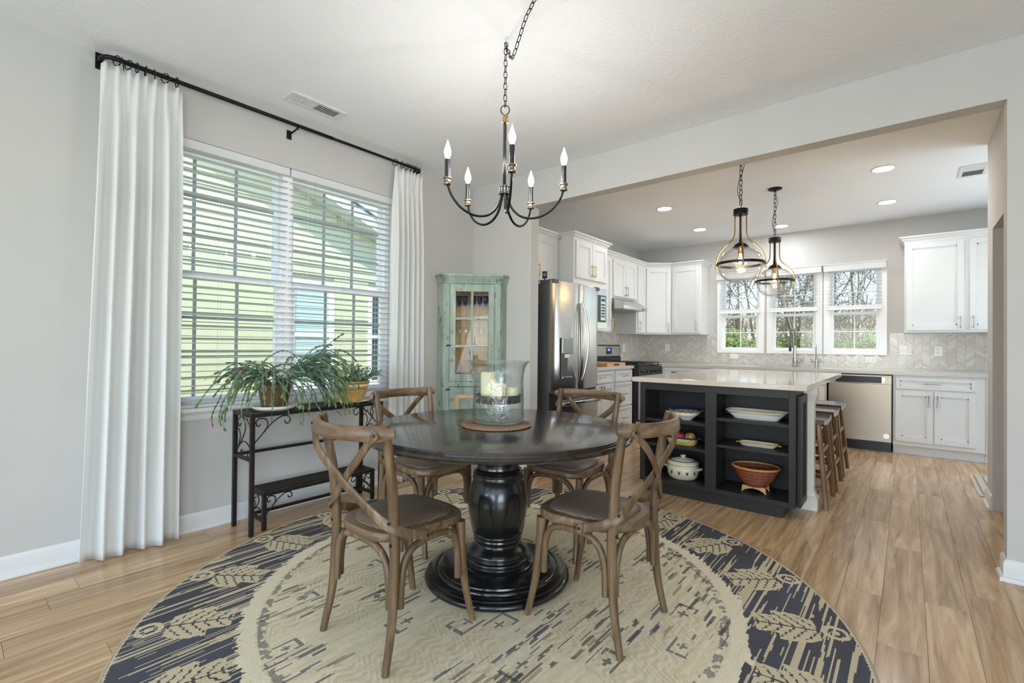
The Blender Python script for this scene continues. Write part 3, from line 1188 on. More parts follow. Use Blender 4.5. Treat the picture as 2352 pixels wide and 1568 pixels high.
def candle(label, x, y, r_, h, seed):
    t = thing('pillar_candle', label, 'candle', (x, y, 0.878), group='pillar candles in the hurricane')
    m = MB()
    m.lathe([(0, 0.8785), (r_, 0.8785), (r_, 0.878 + h - 0.006), (r_ - 0.004, 0.878 + h), (r_ * 0.75, 0.878 + h - 0.003), (r_ * 0.4, 0.878 + h - 0.010), (0, 0.878 + h - 0.011)], (x, y, 0), 32)
    m.obj('wax_body', 'wax', t, auto=40)
    m = MB()
    m.cyl((x, y, 0.878 + h - 0.012), (x + 0.002, y, 0.878 + h + 0.003), 0.0012, n=6)
    m.obj('wick', 'dark_plastic', t)


candle('tallest cream pillar candle in the glass hurricane', -1.643, 1.792, 0.038, 0.145, 1)
candle('middle-height cream pillar candle in the glass hurricane', -1.572, 1.789, 0.038, 0.092, 2)
candle('shortest cream pillar candle in the glass hurricane', -1.548, 1.868, 0.035, 0.070, 3)

# ------------------------------------------------------------------ chandelier
CHX, CHY = -1.594, 1.847
chd = thing('chandelier', 'five-arm black candle chandelier on a swagged chain over the table', 'chandelier', (CHX, CHY, ZC))
M['bulb'] = mat('lit_bulb', (1, 0.96, 0.88, 1), 0.3, emit=(1, 0.98, 0.95, 1), estr=160)
M['antique'] = mat('antique_nickel', lin(150, 138, 118), 0.3, 0.9, var=0.2, vscale=60)


def link_mesh(a=0.017, b=0.0085, r_=0.0020):
    m_ = MB()
    pts = []
    for i in range(16):
        an = 2 * PI * i / 16
        px, pz = math.cos(an) * b, math.sin(an) * b
        pz += (a - b) if pz > 1e-6 else (-(a - b) if pz < -1e-6 else 0)
        pts.append((px, 0, pz))
    m_.tube(pts, r_, 6, closed=True)
    return m_


def chain(par, pts, a=0.017, b=0.0085, r_=0.0020, base=None, matn='black'):
    """links strung along a polyline, one object each"""
    P = smoothpath(pts, 14)
    step = (a - r_) * 2
    acc, i, prev, flip = 0.0, 0, None, 0
    proto = base
    d = 0.0
    pos = []
    for p, q in zip(P[:-1], P[1:]):
        seg = (q - p).length
        while acc + seg >= d:
            f = (d - acc) / seg
            pos.append((p.lerp(q, f), (q - p).normalized()))
            d += step
        acc += seg
    for (p, tdir) in pos:
        if proto is None:
            proto = link_mesh(a, b, r_).obj('chain_link', matn, par, smooth=True, world=False)
            o = proto
        else:
            o = proto.copy()
            COL.objects.link(o)
        rot = tdir.to_track_quat('Z', 'Y').to_matrix().to_4x4()
        o.parent = par
        o.matrix_parent_inverse = Matrix.Translation(-par.location)
        o.matrix_basis = Matrix.Translation(p) @ rot @ Matrix.Rotation(PI / 2 * flip + 0.4, 4, 'Z')
        flip ^= 1
    return proto


lk = chain(chd, [(CHX, CHY, 2.70), (CHX, CHY, 2.385)])
chain(chd, [(CHX + 0.004, CHY, 2.705), (CHX + 0.025, CHY - 0.012, 2.66), (CHX + 0.06, CHY - 0.03, 2.605), (CHX + 0.095, CHY - 0.05, 2.592), (CHX + 0.15, CHY - 0.075, 2.64), (CHX + 0.21, CHY - 0.10, 2.70), (CHX + 0.30, CHY - 0.14, 2.735)], base=lk)
m = MB()
m.tube(smoothpath([(CHX, CHY, ZC), (CHX, CHY, ZC - 0.018), (CHX + 0.008, CHY, ZC - 0.030), (CHX + 0.002, CHY, ZC - 0.042), (CHX - 0.007, CHY, ZC - 0.034)], 4), 0.0028, 6)
m.lathe([(0, ZC), (0.012, ZC), (0.012, ZC - 0.004), (0.005, ZC - 0.008), (0, ZC - 0.008)], (CHX, CHY, 0), 16)
m.obj('ceiling_hook', 'trim', chd, smooth=True)
m = MB()
m.tube([(CHX + 0.022 * math.cos(a) * 0.77, CHY + 0.022 * math.cos(a) * 0.64, 2.369 + 0.024 * math.sin(a)) for a in np.linspace(0, 2 * PI, 24, endpoint=False)], 0.0026, 6, closed=True)
m.obj('loop', 'black', chd, smooth=True)
m = MB()
m.lathe([(0, 2.347), (0.006, 2.346), (0.009, 2.342), (0.017, 2.340), (0.017, 2.334), (0.013, 2.331), (0.012, 2.322), (0.013, 2.312), (0.018, 2.309), (0.018, 2.302), (0.009, 2.297), (0, 2.297)], (CHX, CHY, 0), 20)
m.obj('stem_collar', 'brass', chd, auto=40)
m = MB()
m.cyl((CHX, CHY, 1.965), (CHX, CHY, 2.30), 0.0085, n=14)
m.obj('stem', 'gun', chd, smooth=True)
m = MB()
m.lathe([(0, 1.977), (0.025, 1.977), (0.029, 1.974), (0.029, 1.970), (0.026, 1.967), (0.026, 1.942), (0.029, 1.939), (0.029, 1.934), (0.025, 1.931), (0, 1.931)], (CHX, CHY, 0), 28)
m.obj('hub', 'gun', chd, auto=40)
for k in range(5):
    a = math.radians(29 + 72 * k)
    dx, dy = math.cos(a), math.sin(a)
    m = MB()
    m.tube(smoothpath([(CHX + dx * r_, CHY + dy * r_, z_) for r_, z_ in ((0.018, 1.94), (0.022, 1.91), (0.045, 1.855), (0.095, 1.815), (0.165, 1.808), (0.235, 1.838), (0.283, 1.892), (0.302, 1.94))], 4), 0.0062, 10)
    arm = m.obj('arm', 'black', chd, smooth=True)
    cx, cy = CHX + dx * 0.304, CHY + dy * 0.304
    m = MB()
    m.lathe([(0, 1.936), (0.012, 1.936), (0.019, 1.939), (0.020, 1.943), (0.016, 1.947), (0.015, 1.955), (0.016, 1.963), (0.021, 1.967), (0.021, 1.972), (0.016, 1.975), (0, 1.975)], (cx, cy, 0), 20)
    m.obj('candle_cup', 'antique', arm, auto=40)
    m = MB()
    m.lathe([(0, 1.974), (0.0125, 1.974), (0.0125, 2.062), (0.010, 2.064), (0, 2.064)], (cx, cy, 0), 16)
    m.obj('candle_sleeve', 'gun', arm, auto=40)
    m = MB()
    m.lathe([(0, 2.063), (0.007, 2.064), (0.013, 2.078), (0.0165, 2.092), (0.016, 2.105), (0.011, 2.122), (0.0055, 2.138), (0.002, 2.152), (0, 2.156)], (cx, cy, 0), 16)
    m.obj('flame_bulb', 'bulb', arm, smooth=True)
# ------------------------------------------------------------------ cabinets
def door_mesh(fr, u0, u1, z0, z1, rail=0.055, th=0.02, lip=0.012):
    """framed door with a recessed panel and inner bead, in a cabinet frame"""
    m = MB(fr)
    m.box(u0, u0 + rail, 0.001, th, z0, z1, 0.0025)
    m.box(u1 - rail, u1, 0.001, th, z0, z1, 0.0025)
    m.box(u0 + rail, u1 - rail, 0.001, th, z0, z0 + rail, 0.0025)
    m.box(u0 + rail, u1 - rail, 0.001, th, z1 - rail, z1, 0.0025)
    a0, a1, b0, b1 = u0 + rail, u1 - rail, z0 + rail, z1 - rail
    for (p0, p1, q0, q1) in ((a0, a0 + lip, b0, b1), (a1 - lip, a1, b0, b1), (a0, a1, b0, b0 + lip), (a0, a1, b1 - lip, b1)):
        m.box(p0, p1, 0.001, th * 0.72, q0, q1, 0.0015)
    m.box(a0, a1, 0.001, th * 0.45, b0, b1)
    return m


def pull(fr, u, z, ln, vert, par, matn, th=0.02):
    m = MB(fr)
    k = 9
    for s in (-1, 1):
        p = (u, th, z + s * ln * 0.42) if vert else (u + s * ln * 0.42, th, z)
        q = (p[0], th + 0.026, p[2])
        m.cyl(p, q, 0.0045, n=8)
    pts = []
    rs_ = []
    for i in range(k):
        f = i / (k - 1) * 2 - 1
        pts.append((u, th + 0.027, z + f * ln * 0.5) if vert else (u + f * ln * 0.5, th + 0.027, z))
        rs_.append(0.0042 + 0.0030 * f * f)
    m.tube(pts, 0.005, 8, rs=rs_)
    return m.obj('handle', matn, par, auto=60)


CROWN = [(0, 0), (0.004, 0), (0.006, 0.012), (0.018, 0.022), (0.030, 0.042), (0.046, 0.05), (0.048, 0.066), (0, 0.066)]


def cabinet(name, label, O, u, n, w, z0, z1, depth, doors=(), drawers=(), matn='cab', toe=False, group='white kitchen cabinets', hm='nickel', sides=None):
    """doors / drawers: (u0, u1, z0, z1, handle) with handle None or (u, z, vertical, length)"""
    fr = frame((O[0], O[1], 0), u, n)
    c = fr @ Vector((w / 2, -depth / 2, z0 if not toe else 0.0))
    t = thing(name, label, 'cabinet', c, group=group)
    m = MB(fr)
    zb = z0 + (0.105 if toe else 0)
    m.box(0, w, -depth, 0, zb, z1)
    m.obj('cabinet_body', matn, t)
    if toe:
        m = MB(fr)
        m.box(0, w, -depth, -0.062, z0 + 0.001, zb)
        m.obj('toe_kick', matn, t)
    for kind, lst in (('door', doors), ('drawer_front', drawers)):
        for d in lst:
            rail = 0.055 if kind == 'door' else 0.034
            dm = door_mesh(fr, d[0], d[1], d[2], d[3], min(rail, (d[1] - d[0]) * 0.28)).obj(kind, matn, t)
            if d[4]:
                hu, hz, vt, ln = d[4]
                pull(fr, hu, hz, ln, vt, dm, hm)
    return t, fr


UX, NX = (0, 1, 0), (1, 0, 0)          # left wall: runs along +y, faces +x
UY, NY = (1, 0, 0), (0, -1, 0)         # back wall: runs along +x, faces -y
XB = XW + 0.002
ZU0, ZU1 = 1.352, 2.365
# above the refrigerator
cabinet('wall_cabinet', 'shallow white wall cabinet with brass pulls above the refrigerator', (-3.07, 3.62), UX, NX, 0.872, 1.835, ZU1, 0.328,
        doors=[(0.02, 0.445, 1.86, 2.345, (0.418, 1.975, True, 0.13)), (0.455, 0.855, 1.86, 2.345, (0.483, 1.975, True, 0.13))], hm='brass')
# deep microwave tower
tw, fr = cabinet('wall_cabinet', 'deep white double-door cabinet with brass pulls over the microwave', (-2.86, 4.50), UX, NX, 0.77, 1.86, ZU1, 0.536,
                 doors=[(0.035, 0.378, 1.93, 2.35, (0.35, 2.035, True, 0.13)), (0.386, 0.735, 1.93, 2.35, (0.415, 2.035, True, 0.13))], hm='brass')
mw = thing('microwave', 'stainless built-in microwave beside the refrigerator', 'microwave', (-3.1, 4.96, 1.373))
fr = frame((-2.86, 4.63, 0), UX, NX)
m = MB(fr)
m.box(0.028, 0.62, -0.5, 0.012, 1.374, 1.858, 0.004)
m.obj('trim_kit', 'steel', mw)
m = MB(fr)
m.box(0.028, 0.64, -0.53, 0.014, 1.352, 1.3735)
m.obj('support_shelf', 'cab', mw)
m = MB(fr)
m.box(0.07, 0.575, 0.013, 0.028, 1.455, 1.775, 0.004)
m.obj('door', 'dark_plastic', mw)
m = MB(fr)
m.box(0.435, 0.55, 0.0285, 0.0305, 1.475, 1.755)
m.obj('control_panel', 'steel', mw)
for r in range(5):
    for c in range(3):
        m = MB(fr)
        m.box(0.45 + c * 0.03, 0.472 + c * 0.03, 0.0305, 0.032, 1.51 + r * 0.035, 1.532 + r * 0.035)
        m.obj('button', 'dark_plastic', mw)
m = MB(fr)
m.box(0.45, 0.535, 0.0305, 0.032, 1.70, 1.735)
m.obj('display', 'dark_plastic', mw)
cabinet('wall_cabinet', 'white wall cabinet half hidden behind the microwave tower', (-3.07, 5.275), UX, NX, 0.50, ZU0, ZU1, 0.328,
        doors=[(0.02, 0.48, 1.375, 2.345, (0.455, 1.46, True, 0.13))], hm='brass')
cabinet('wall_cabinet', 'short white double-door wall cabinet above the range hood', (-3.07, 5.79), UX, NX, 0.735, 1.822, ZU1, 0.328,
        doors=[(0.02, 0.363, 1.845, 2.345, (0.338, 1.93, True, 0.13)), (0.372, 0.715, 1.845, 2.345, (0.398, 1.93, True, 0.13))])
cabinet('wall_cabinet', 'narrow white wall cabinet just past the range hood', (-3.07, 6.54), UX, NX, 0.30, ZU0, ZU1, 0.328,
        doors=[(0.03, 0.285, 1.375, 2.345, (0.06, 1.47, True, 0.13))])
# corner diagonal
A, Bc = Vector((-3.07, 6.845)), Vector((-2.77, 7.112))
t = thing('corner_cabinet', 'angled white wall cabinet in the kitchen corner', 'cabinet', (-3.1, 7.2, ZU0), group='white kitchen cabinets')
m = MB()
m.prism([(A.x, A.y), (Bc.x, Bc.y), (Bc.x, YK - 0.002), (XB, YK - 0.002), (XB, A.y)], ZU0, ZU1)
m.obj('cabinet_body', 'cab', t)
uu = (Bc - A).normalized()
frc = frame((A.x, A.y, 0), (uu.x, uu.y, 0), (uu.y, -uu.x, 0))
wl = (Bc - A).length
dm = door_mesh(frc, 0.018, wl - 0.018, 1.375, 2.345).obj('door', 'cab', t)
pull(frc, wl - 0.05, 1.46, 0.13, True, dm, 'nickel')
cabinet('wall_cabinet', 'white single-door wall cabinet between the corner and the first window', (-2.768, YK - 0.33), UY, NY, 0.443, ZU0, ZU1, 0.328,
        doors=[(0.02, 0.425, 1.375, 2.345, (0.385, 1.47, True, 0.13))])
cabinet('wall_cabinet', 'white double-door wall cabinet over the counter past the last window', (-0.034, YK - 0.33), UY, NY, 1.20, ZU0, ZU1 + 0.02, 0.328,
        doors=[(0.018, 0.50, 1.375, 2.36, (0.475, 1.46, True, 0.13)), (0.545, 1.02, 1.375, 2.36, (0.575, 1.46, True, 0.13))])


def crown(path, label, name='crown_molding', dz=0.0):
    m = MB()
    m.molding(path, [(o, ZU1 + dz + z) for o, z in CROWN])
    return tag(m.obj(name, 'cab', None), label, 'molding')


Yb = YK - 0.002
crown([(-3.07, 3.62), (-3.07, 4.495)], 'white crown molding along the cabinet above the refrigerator')
crown([(-3.02, 4.502), (-2.86, 4.502), (-2.86, 5.27), (-3.019, 5.27)], 'white crown molding around the deep cabinet over the microwave')
crown([(-3.07, 5.325), (-3.07, 6.842), (-2.769, 7.11), (-2.325, 7.11), (-2.325, Yb)], 'white crown molding over the range wall and corner cabinets')
crown([(-0.034, Yb), (-0.034, YK - 0.33), (1.166, YK - 0.33)], 'white crown molding on the cabinet past the last window', dz=0.02)

# base cabinets along the left wall
ZT = 0.876
cabinet('base_cabinet', 'white base cabinet with a drawer and doors beside the refrigerator', (-2.79, 4.655), UX, NX, 0.66, 0, ZT, 0.606, toe=True, hm='brass',
        drawers=[(0.012, 0.645, 0.725, 0.86, (0.33, 0.79, False, 0.12))],
        doors=[(0.012, 0.325, 0.12, 0.71, (0.295, 0.63, True, 0.12)), (0.332, 0.645, 0.12, 0.71, (0.36, 0.63, True, 0.12))])
cabinet('base_cabinet', 'white three-drawer base cabinet next to the black range', (-2.79, 5.318), UX, NX, 0.495, 0, ZT, 0.606, toe=True, hm='brass',
        drawers=[(0.03, 0.485, 0.722, 0.86, (0.26, 0.79, False, 0.12)), (0.03, 0.485, 0.415, 0.708, (0.26, 0.565, False, 0.12)), (0.03, 0.485, 0.12, 0.402, (0.26, 0.262, False, 0.12))])
m = MB()
m.box(XB, -2.755, 4.645, 5.822, ZT + 0.0005, 0.914, 0.004)
tag(m.obj('countertop', 'quartz2', None), 'short stone countertop between refrigerator and range', 'countertop')
# base cabinets along the back wall
YF = YK - 0.625
cabinet('base_cabinet', 'white corner base cabinet right of the range', (-2.79, 6.595), UX, NX, 0.22, 0, ZT, 0.606, toe=True)
cb, fr = cabinet('base_cabinet', 'white base cabinet with a long black bar behind the island', (-2.785, YF), UY, NY, 0.75, 0, ZT, 0.62, toe=True, hm='black',
                 drawers=[(0.02, 0.73, 0.725, 0.86, (0.36, 0.80, False, 0.40))], doors=[(0.02, 0.37, 0.12, 0.71, None), (0.38, 0.73, 0.12, 0.71, None)])  # long black bar across the drawer front
cabinet('base_cabinet', 'white sink base cabinet under the middle kitchen window', (-2.03, YF), UY, NY, 1.28, 0, 0.69, 0.62, toe=True,
        drawers=[(0.02, 0.63, 0.725, 0.86, None), (0.645, 1.26, 0.725, 0.86, None)],
        doors=[(0.02, 0.63, 0.12, 0.71, (0.60, 0.62, True, 0.12)), (0.645, 1.26, 0.12, 0.71, (0.68, 0.62, True, 0.12))])
cabinet('base_cabinet', 'white double-door base cabinet with drawer next to the dishwasher', (-0.128, YF), UY, NY, 0.735, 0, ZT, 0.62, toe=True,
        drawers=[(0.025, 0.665, 0.725, 0.848, (0.335, 0.79, False, 0.14))],
        doors=[(0.02, 0.337, 0.15, 0.708, (0.30, 0.60, True, 0.13)), (0.343, 0.665, 0.15, 0.708, (0.37, 0.60, True, 0.13))])
cabinet('base_cabinet', 'white base cabinet cut off by the wall end past the dishwasher', (0.609, YF), UY, NY, 0.55, 0, ZT, 0.62, toe=True,
        drawers=[(0.02, 0.53, 0.735, 0.848, None)], doors=[(0.02, 0.53, 0.15, 0.72, (0.06, 0.60, True, 0.14))])
_sb = [o for o in bpy.data.objects if o.get('label', '').startswith('white sink base')][0]
m = MB(frame((-2.03, YF, 0), UY, NY))
m.box(0, 1.28, -0.02, 0, 0.6905, ZT)
m.obj('apron_rail', 'cab', _sb)
ct = thing('countertop', 'long stone countertop with sink under the kitchen windows', 'countertop', (-0.9, YF, ZT))
m = MB()
YC = YF - 0.03
SK = (-1.56, -0.86, 6.93, 7.26)
m.box(XB, SK[0], YC, Yb, ZT + 0.0005, 0.914)
m.box(SK[1], 1.18, YC, Yb, ZT + 0.0005, 0.914)
m.box(SK[0], SK[1], YC, SK[2], ZT + 0.0005, 0.914)
m.box(SK[0], SK[1], SK[3], Yb, ZT + 0.0005, 0.914)
m.box(XB, -2.755, 6.588, YC, ZT + 0.0005, 0.914)
m.obj('slab', 'quartz2', ct)
m = MB()
m.molding([(-3.398, 6.60), (-3.398, Yb), (1.18, Yb)], [(0.0, 0.9142), (0.018, 0.9142), (0.018, 0.927), (0.0, 0.927)])
m.obj('upstand', 'quartz2', ct)
m = MB()
x0, x1, y0, y1 = SK
m.box(x0 + 0.004, x1 - 0.004, y0 + 0.004, y1 - 0.004, 0.70, 0.705)
for b in ((x0 + 0.002, x0 + 0.006, y0, y1), (x1 - 0.006, x1 - 0.002, y0, y1), (x0, x1, y0 + 0.002, y0 + 0.006), (x0, x1, y1 - 0.006, y1 - 0.002)):
    m.box(*b, 0.70, 0.905)
m.obj('sink_bowl', 'steel', ct)

# ------------------------------------------------------------------ herringbone tile backsplash
M['tile_grout'] = mat('tile_grout', lin(196, 190, 182), 0.8)
_m = bpy.data.materials.new('herringbone_tile')
nt, N, L, B = nodes(_m)
_at = N.new('ShaderNodeAttribute')
_at.attribute_name = 'shade'
L.new(ramp(nt, _at.outputs['Fac'], [(0.0, lin(196, 190, 182)), (0.6, lin(206, 201, 194)), (1.0, lin(218, 215, 210))]), B.inputs['Base Color'])
B.inputs['Roughness'].default_value = 0.18
M['tile'] = _m


def herringbone(name, fr, W_, z0, z1, holes):
    """two-column zigzag of small tiles on a wall panel, each tile raised off the grout"""
    base = MB(fr)
    tl = 0.104
    tw_ = 0.0262
    pitch = 0.075
    rise = 0.0315
    me = MB(fr)
    shades = []

    def hid(u, z):
        return any(a - 0.004 < u < b + 0.004 and c - 0.004 < z < d + 0.004 for a, b, c, d in holes)
    k = 0
    ncol = int(W_ / pitch) + 2
    slope = math.tan(math.radians(36))
    for c in range(ncol):
        sg = 1 if c % 2 == 0 else -1
        ua, ub = c * pitch, (c + 1) * pitch
        zz = z0 - 0.10
        while zz < z1 + 0.08:
            za = zz + (0 if sg > 0 else pitch * slope)
            zb_ = za + sg * pitch * slope
            q = [(ua + 0.0012, za), (ub - 0.0012, zb_), (ub - 0.0012, zb_ + rise - 0.0035), (ua + 0.0012, za + rise - 0.0035)]
            q = [(min(max(a, 0.0), W_), min(max(b, z0), z1)) for a, b in q]
            cu, cz = sum(a for a, b in q) / 4, sum(b for a, b in q) / 4
            ar = abs(sum(q[i][0] * q[(i + 1) % 4][1] - q[(i + 1) % 4][0] * q[i][1] for i in range(4))) / 2
            if ar > 1e-4 and not hid(cu, cz):
                sh = random.random()
                n0 = len(me.bm.faces)
                top = [me.v((a, 0.0075, b)) for a, b in q]
                bot = [me.v((a, 0.0042, b)) for a, b in q]
                me.face(top)
                for i in range(4):
                    me.face([bot[i], bot[(i + 1) % 4], top[(i + 1) % 4], top[i]])
                shades += [sh] * (len(me.bm.faces) - n0)
            zz += rise
    o = me.obj(name, 'tile', None)
    at = o.data.attributes.new('shade', 'FLOAT', 'FACE')
    at.data.foreach_set('value', shades[:len(o.data.polygons)])
    return o


fb = frame((XB, YK, 0), UY, NY)
HOL = [(a - 0.045 - XB, b + 0.045 - XB, 1.085, 2.3) for a, b in KW]
m = MB(fb)
WT = 1.18 - XB
cur = 0
for (a, b, c, d) in HOL:
    m.box(cur, a, 0.0005, 0.0045, 0.928, ZU0)
    m.box(a, b, 0.0005, 0.0045, 0.928, c)
    cur = b
m.box(cur, WT, 0.0005, 0.0045, 0.928, ZU0)
bsp = tag(m.obj('trim_backsplash_back', 'tile_grout', None), kind='structure')
ho = herringbone('herringbone_tiles', fb, WT, 0.928, ZU0, HOL)
ho.parent = bsp
ho['kind'] = 'stuff'
ho['label'] = 'pale grey herringbone tiles behind the sink'
fl = frame((XW, 4.62, 0), UX, NX)
m = MB(fl)
m.box(0, Yb - 4.62, 0.0005, 0.0045, 0.915, 1.84)
bsp2 = tag(m.obj('trim_backsplash_left', 'tile_grout', None), kind='structure')
ho = herringbone('herringbone_tiles', fl, Yb - 4.62, 0.928, 1.82, [(0, 0.565, 1.35, 2)])
ho.parent = bsp2
ho['kind'] = 'stuff'
ho['label'] = 'pale grey herringbone tiles behind the range'

# ------------------------------------------------------------------ kitchen windows and blinds
for i, (a, b) in enumerate(KW):
    wn = struct(thing('window_%d' % (i + 2), '%s white kitchen window over the sink counter' % ORD[i], None, ((a + b) / 2, YK, 1.11)))
    z0, z1 = 1.11, 2.215
    m = MB()
    for q in ((a - 0.044, a + 0.03), (b - 0.03, b + 0.044)):
        m.box(q[0], q[1], YK - 0.014, YK + 0.09, z0 - 0.025, z1 + 0.02, 0.002)
    m.box(a + 0.03, b - 0.03, YK - 0.014, YK + 0.09, z0 - 0.025, z0 + 0.022, 0.002)
    m.box(a + 0.03, b - 0.03, YK - 0.014, YK + 0.09, z1 - 0.03, z1 + 0.02, 0.002)
    m.obj('window_frame', 'vinyl', wn)
    zm = 1.612
    for (s0, s1, yy) in ((zm - 0.02, z1 - 0.03, YK + 0.065), (z0 + 0.022, zm + 0.02, YK + 0.03)):
        w = 0.034
        m = MB()
        m.box(a + 0.03, a + 0.03 + w, yy - 0.016, yy + 0.016, s0, s1, 0.002)
        m.box(b - 0.03 - w, b - 0.03, yy - 0.016, yy + 0.016, s0, s1, 0.002)
        m.box(a + 0.03 + w, b - 0.03 - w, yy - 0.016, yy + 0.016, s0, s0 + w, 0.002)
        m.box(a + 0.03 + w, b - 0.03 - w, yy - 0.016, yy + 0.016, s1 - w, s1, 0.002)
        so = m.obj('sash', 'vinyl', wn)
        m = MB()
        m.box(a + 0.06, b - 0.06, yy - 0.003, yy + 0.003, s0 + w * 0.8, s1 - w * 0.8)
        m.obj('pane', 'pane', so)
        m = MB()
        m.box((a + b) / 2 - 0.006, (a + b) / 2 + 0.006, yy - 0.005, yy + 0.005, s0 + w, s1 - w)
        m.obj('muntin', 'vinyl', so)
        m = MB()
        zz = (s0 + s1) / 2
        m.box(a + 0.03 + w, b - 0.03 - w, yy - 0.0045, yy + 0.0045, zz - 0.006, zz + 0.006)
        m.obj('muntin', 'vinyl', so)
    bl = thing('window_blind', 'half-raised white slat blind in the %s kitchen window over the counter' % ORD[i], 'blind', ((a + b) / 2, YK - 0.03, 1.63), group='kitchen window blinds')
    yb = YK - 0.043
    m = MB()
    m.box(a - 0.040, b + 0.040, YK - 0.085, YK - 0.073, 2.155, 2.235, 0.003)
    m.box(a - 0.040, a - 0.030, YK - 0.073, YK - 0.015, 2.155, 2.235)
    m.box(b + 0.030, b + 0.040, YK - 0.073, YK - 0.015, 2.155, 2.235)
    m.box(a - 0.048, b + 0.048, YK - 0.092, YK - 0.015, 2.235, 2.25, 0.003)
    m.obj('valance', 'slat', bl)
    m = MB()
    m.grid(lambda u, v: ((v - 0.5) * (b - a - 0.01), (u - 0.5) * 0.05, 0.003 * (1 - (2 * u - 1) ** 2)), 4, 1)
    m.grid(lambda u, v: ((v - 0.5) * (b - a - 0.01), (u - 0.5) * 0.05, 0.003 * (1 - (2 * u - 1) ** 2) - 0.0025), 4, 1)
    s0 = m.obj('slat', 'slat', bl, world=False)
    zs = [1.735 + 0.045 * q for q in range(10)]
    for q, z in enumerate(zs):
        s = s0 if q == 0 else s0.copy()
        if q:
            COL.objects.link(s)
        s.location = Vector(((a + b) / 2, yb, z)) - bl.location
    m = MB()
    m.box(a + 0.002, b - 0.002, yb - 0.027, yb + 0.027, 1.655, 1.676, 0.004)
    m.obj('bottom_rail', 'vinyl', bl)
    m = MB()
    for q in range(9):
        m.box(a + 0.004, b - 0.004, yb - 0.025, yb + 0.025, 1.6765 + q * 0.0040, 1.6800 + q * 0.0040)
    tag(m.obj('stacked_slats', 'vinyl', bl), kind='stuff')
    for f in (0.18, 0.82):
        m = MB()
        m.cyl((a + (b - a) * f, yb - 0.026, 1.65), (a + (b - a) * f, yb - 0.026, 2.16), 0.001, n=4)
        m.obj('ladder_cord', 'slat', bl)

# ------------------------------------------------------------------ outlets and switches
M['plate'] = mat('outlet_plate', lin(238, 235, 228), 0.35)


def wallplate(label, u, z, w, h, kind, fr=fb):
    t = thing('wall_outlet' if kind != 'switch' else 'light_switch', label, 'outlet' if kind != 'switch' else 'switch', fr @ Vector((u, 0.0078, z)))
    m = MB(fr)
    m.box(u - w / 2, u + w / 2, 0.0078, 0.013, z - h / 2, z + h / 2, 0.002)
    m.obj('cover_plate', 'plate', t)
    for s in (-1, 1):
        du, dz = (s * w * 0.22, 0) if w > h else (0, s * h * 0.2)
        m = MB(fr)
        if kind == 'switch':
            m.box(u + du - 0.008, u + du + 0.008, 0.013, 0.018, z - 0.014, z + 0.014, 0.002)
            m.obj('rocker', 'plate', t)
        else:
            m.lathe([(0, 0.0), (0.014, 0.0), (0.013, 0.0015), (0, 0.0015)], (0, 0, 0), 16)
            for v in m.bm.verts:
                pass
            m.bm.free()
            m = MB(fr)
            m.box(u + du - 0.013, u + du + 0.013, 0.013, 0.0145, z + dz - 0.012, z + dz + 0.012, 0.004)
            fc = m.obj('receptacle', 'plate', t)
            for q in (-1, 1):
                m = MB(fr)
                m.box(u + du + q * 0.005 - 0.001, u + du + q * 0.005 + 0.001, 0.0145, 0.0148, z + dz - 0.002, z + dz + 0.006)
                m.obj('slot', 'dark_plastic', fc)


wallplate('tall white outlet plate under the corner wall cabinets', -2.95 - XB, 1.152, 0.075, 0.115, 'outlet')
wallplate('wide white outlet plate below the first kitchen window', -1.954 - XB, 1.035, 0.115, 0.072, 'outlet')
wallplate('wide white outlet plate below the last kitchen window', -0.357 - XB, 1.025, 0.115, 0.072, 'outlet')
wallplate('white double switch plate on the tile past the last window', -0.023 - XB, 1.149, 0.118, 0.115, 'switch')
wallplate('tall white outlet plate under the wall cabinet past the last window', 0.27 - XB, 1.143, 0.075, 0.115, 'outlet')
wallplate('tall white outlet plate on the wall behind the range', 6.80 - 4.62, 1.14, 0.075, 0.115, 'outlet', fl)

# ------------------------------------------------------------------ faucets
fa = thing('kitchen_faucet', 'tall spring pull-down nickel faucet at the kitchen sink', 'faucet', (-1.165, 7.315, 0.914))
fx, fy = -1.165, 7.315
m = MB()
m.lathe([(0, 0.9145), (0.027, 0.9145), (0.030, 0.925), (0.026, 0.93), (0.026, 1.03), (0.019, 1.035), (0.017, 1.20), (0, 1.20)], (fx, fy, 0), 20)
m.obj('faucet_body', 'nickel', fa, auto=40)
m = MB()
m.tube([(fx + 0.02, fy, 0.985), (fx + 0.07, fy, 0.985)], 0.011, 12)
m.tube([(fx + 0.07, fy, 0.985), (fx + 0.078, fy, 1.04)], 0.0055, 8)
m.obj('lever', 'nickel', fa, smooth=True)
hose = smoothpath([(fx, fy, 1.20), (fx, fy, 1.36), (fx - 0.012, fy - 0.03, 1.41), (fx - 0.03, fy - 0.075, 1.40), (fx - 0.035, fy - 0.095, 1.33), (fx - 0.036, fy - 0.10, 1.20)], 8)
m = MB()
m.tube(hose, 0.006, 8)
m.obj('hose', 'dark_plastic', fa, smooth=True)
m = MB()
coil = []
tot = len(hose)
for i in range(tot * 10):
    f = i / (tot * 10 - 1) * (tot - 1)
    k = min(int(f), tot - 2)
    p = hose[k].lerp(hose[k + 1], f - k)
    tdir = (hose[k + 1] - hose[k]).normalized()
    nx = Vector((1, 0.2, 0)) - tdir * tdir.dot(Vector((1, 0.2, 0)))
    nx.normalize()
    bx_ = tdir.cross(nx)
    an = f * 4.6
    coil.append(p + nx * (0.0165 * math.cos(an)) + bx_ * (0.0165 * math.sin(an)))
m.tube(coil, 0.003, 5)
m.obj('spring', 'nickel', fa, smooth=True)
m = MB()
p = Vector((fx - 0.036, fy - 0.10, 0))
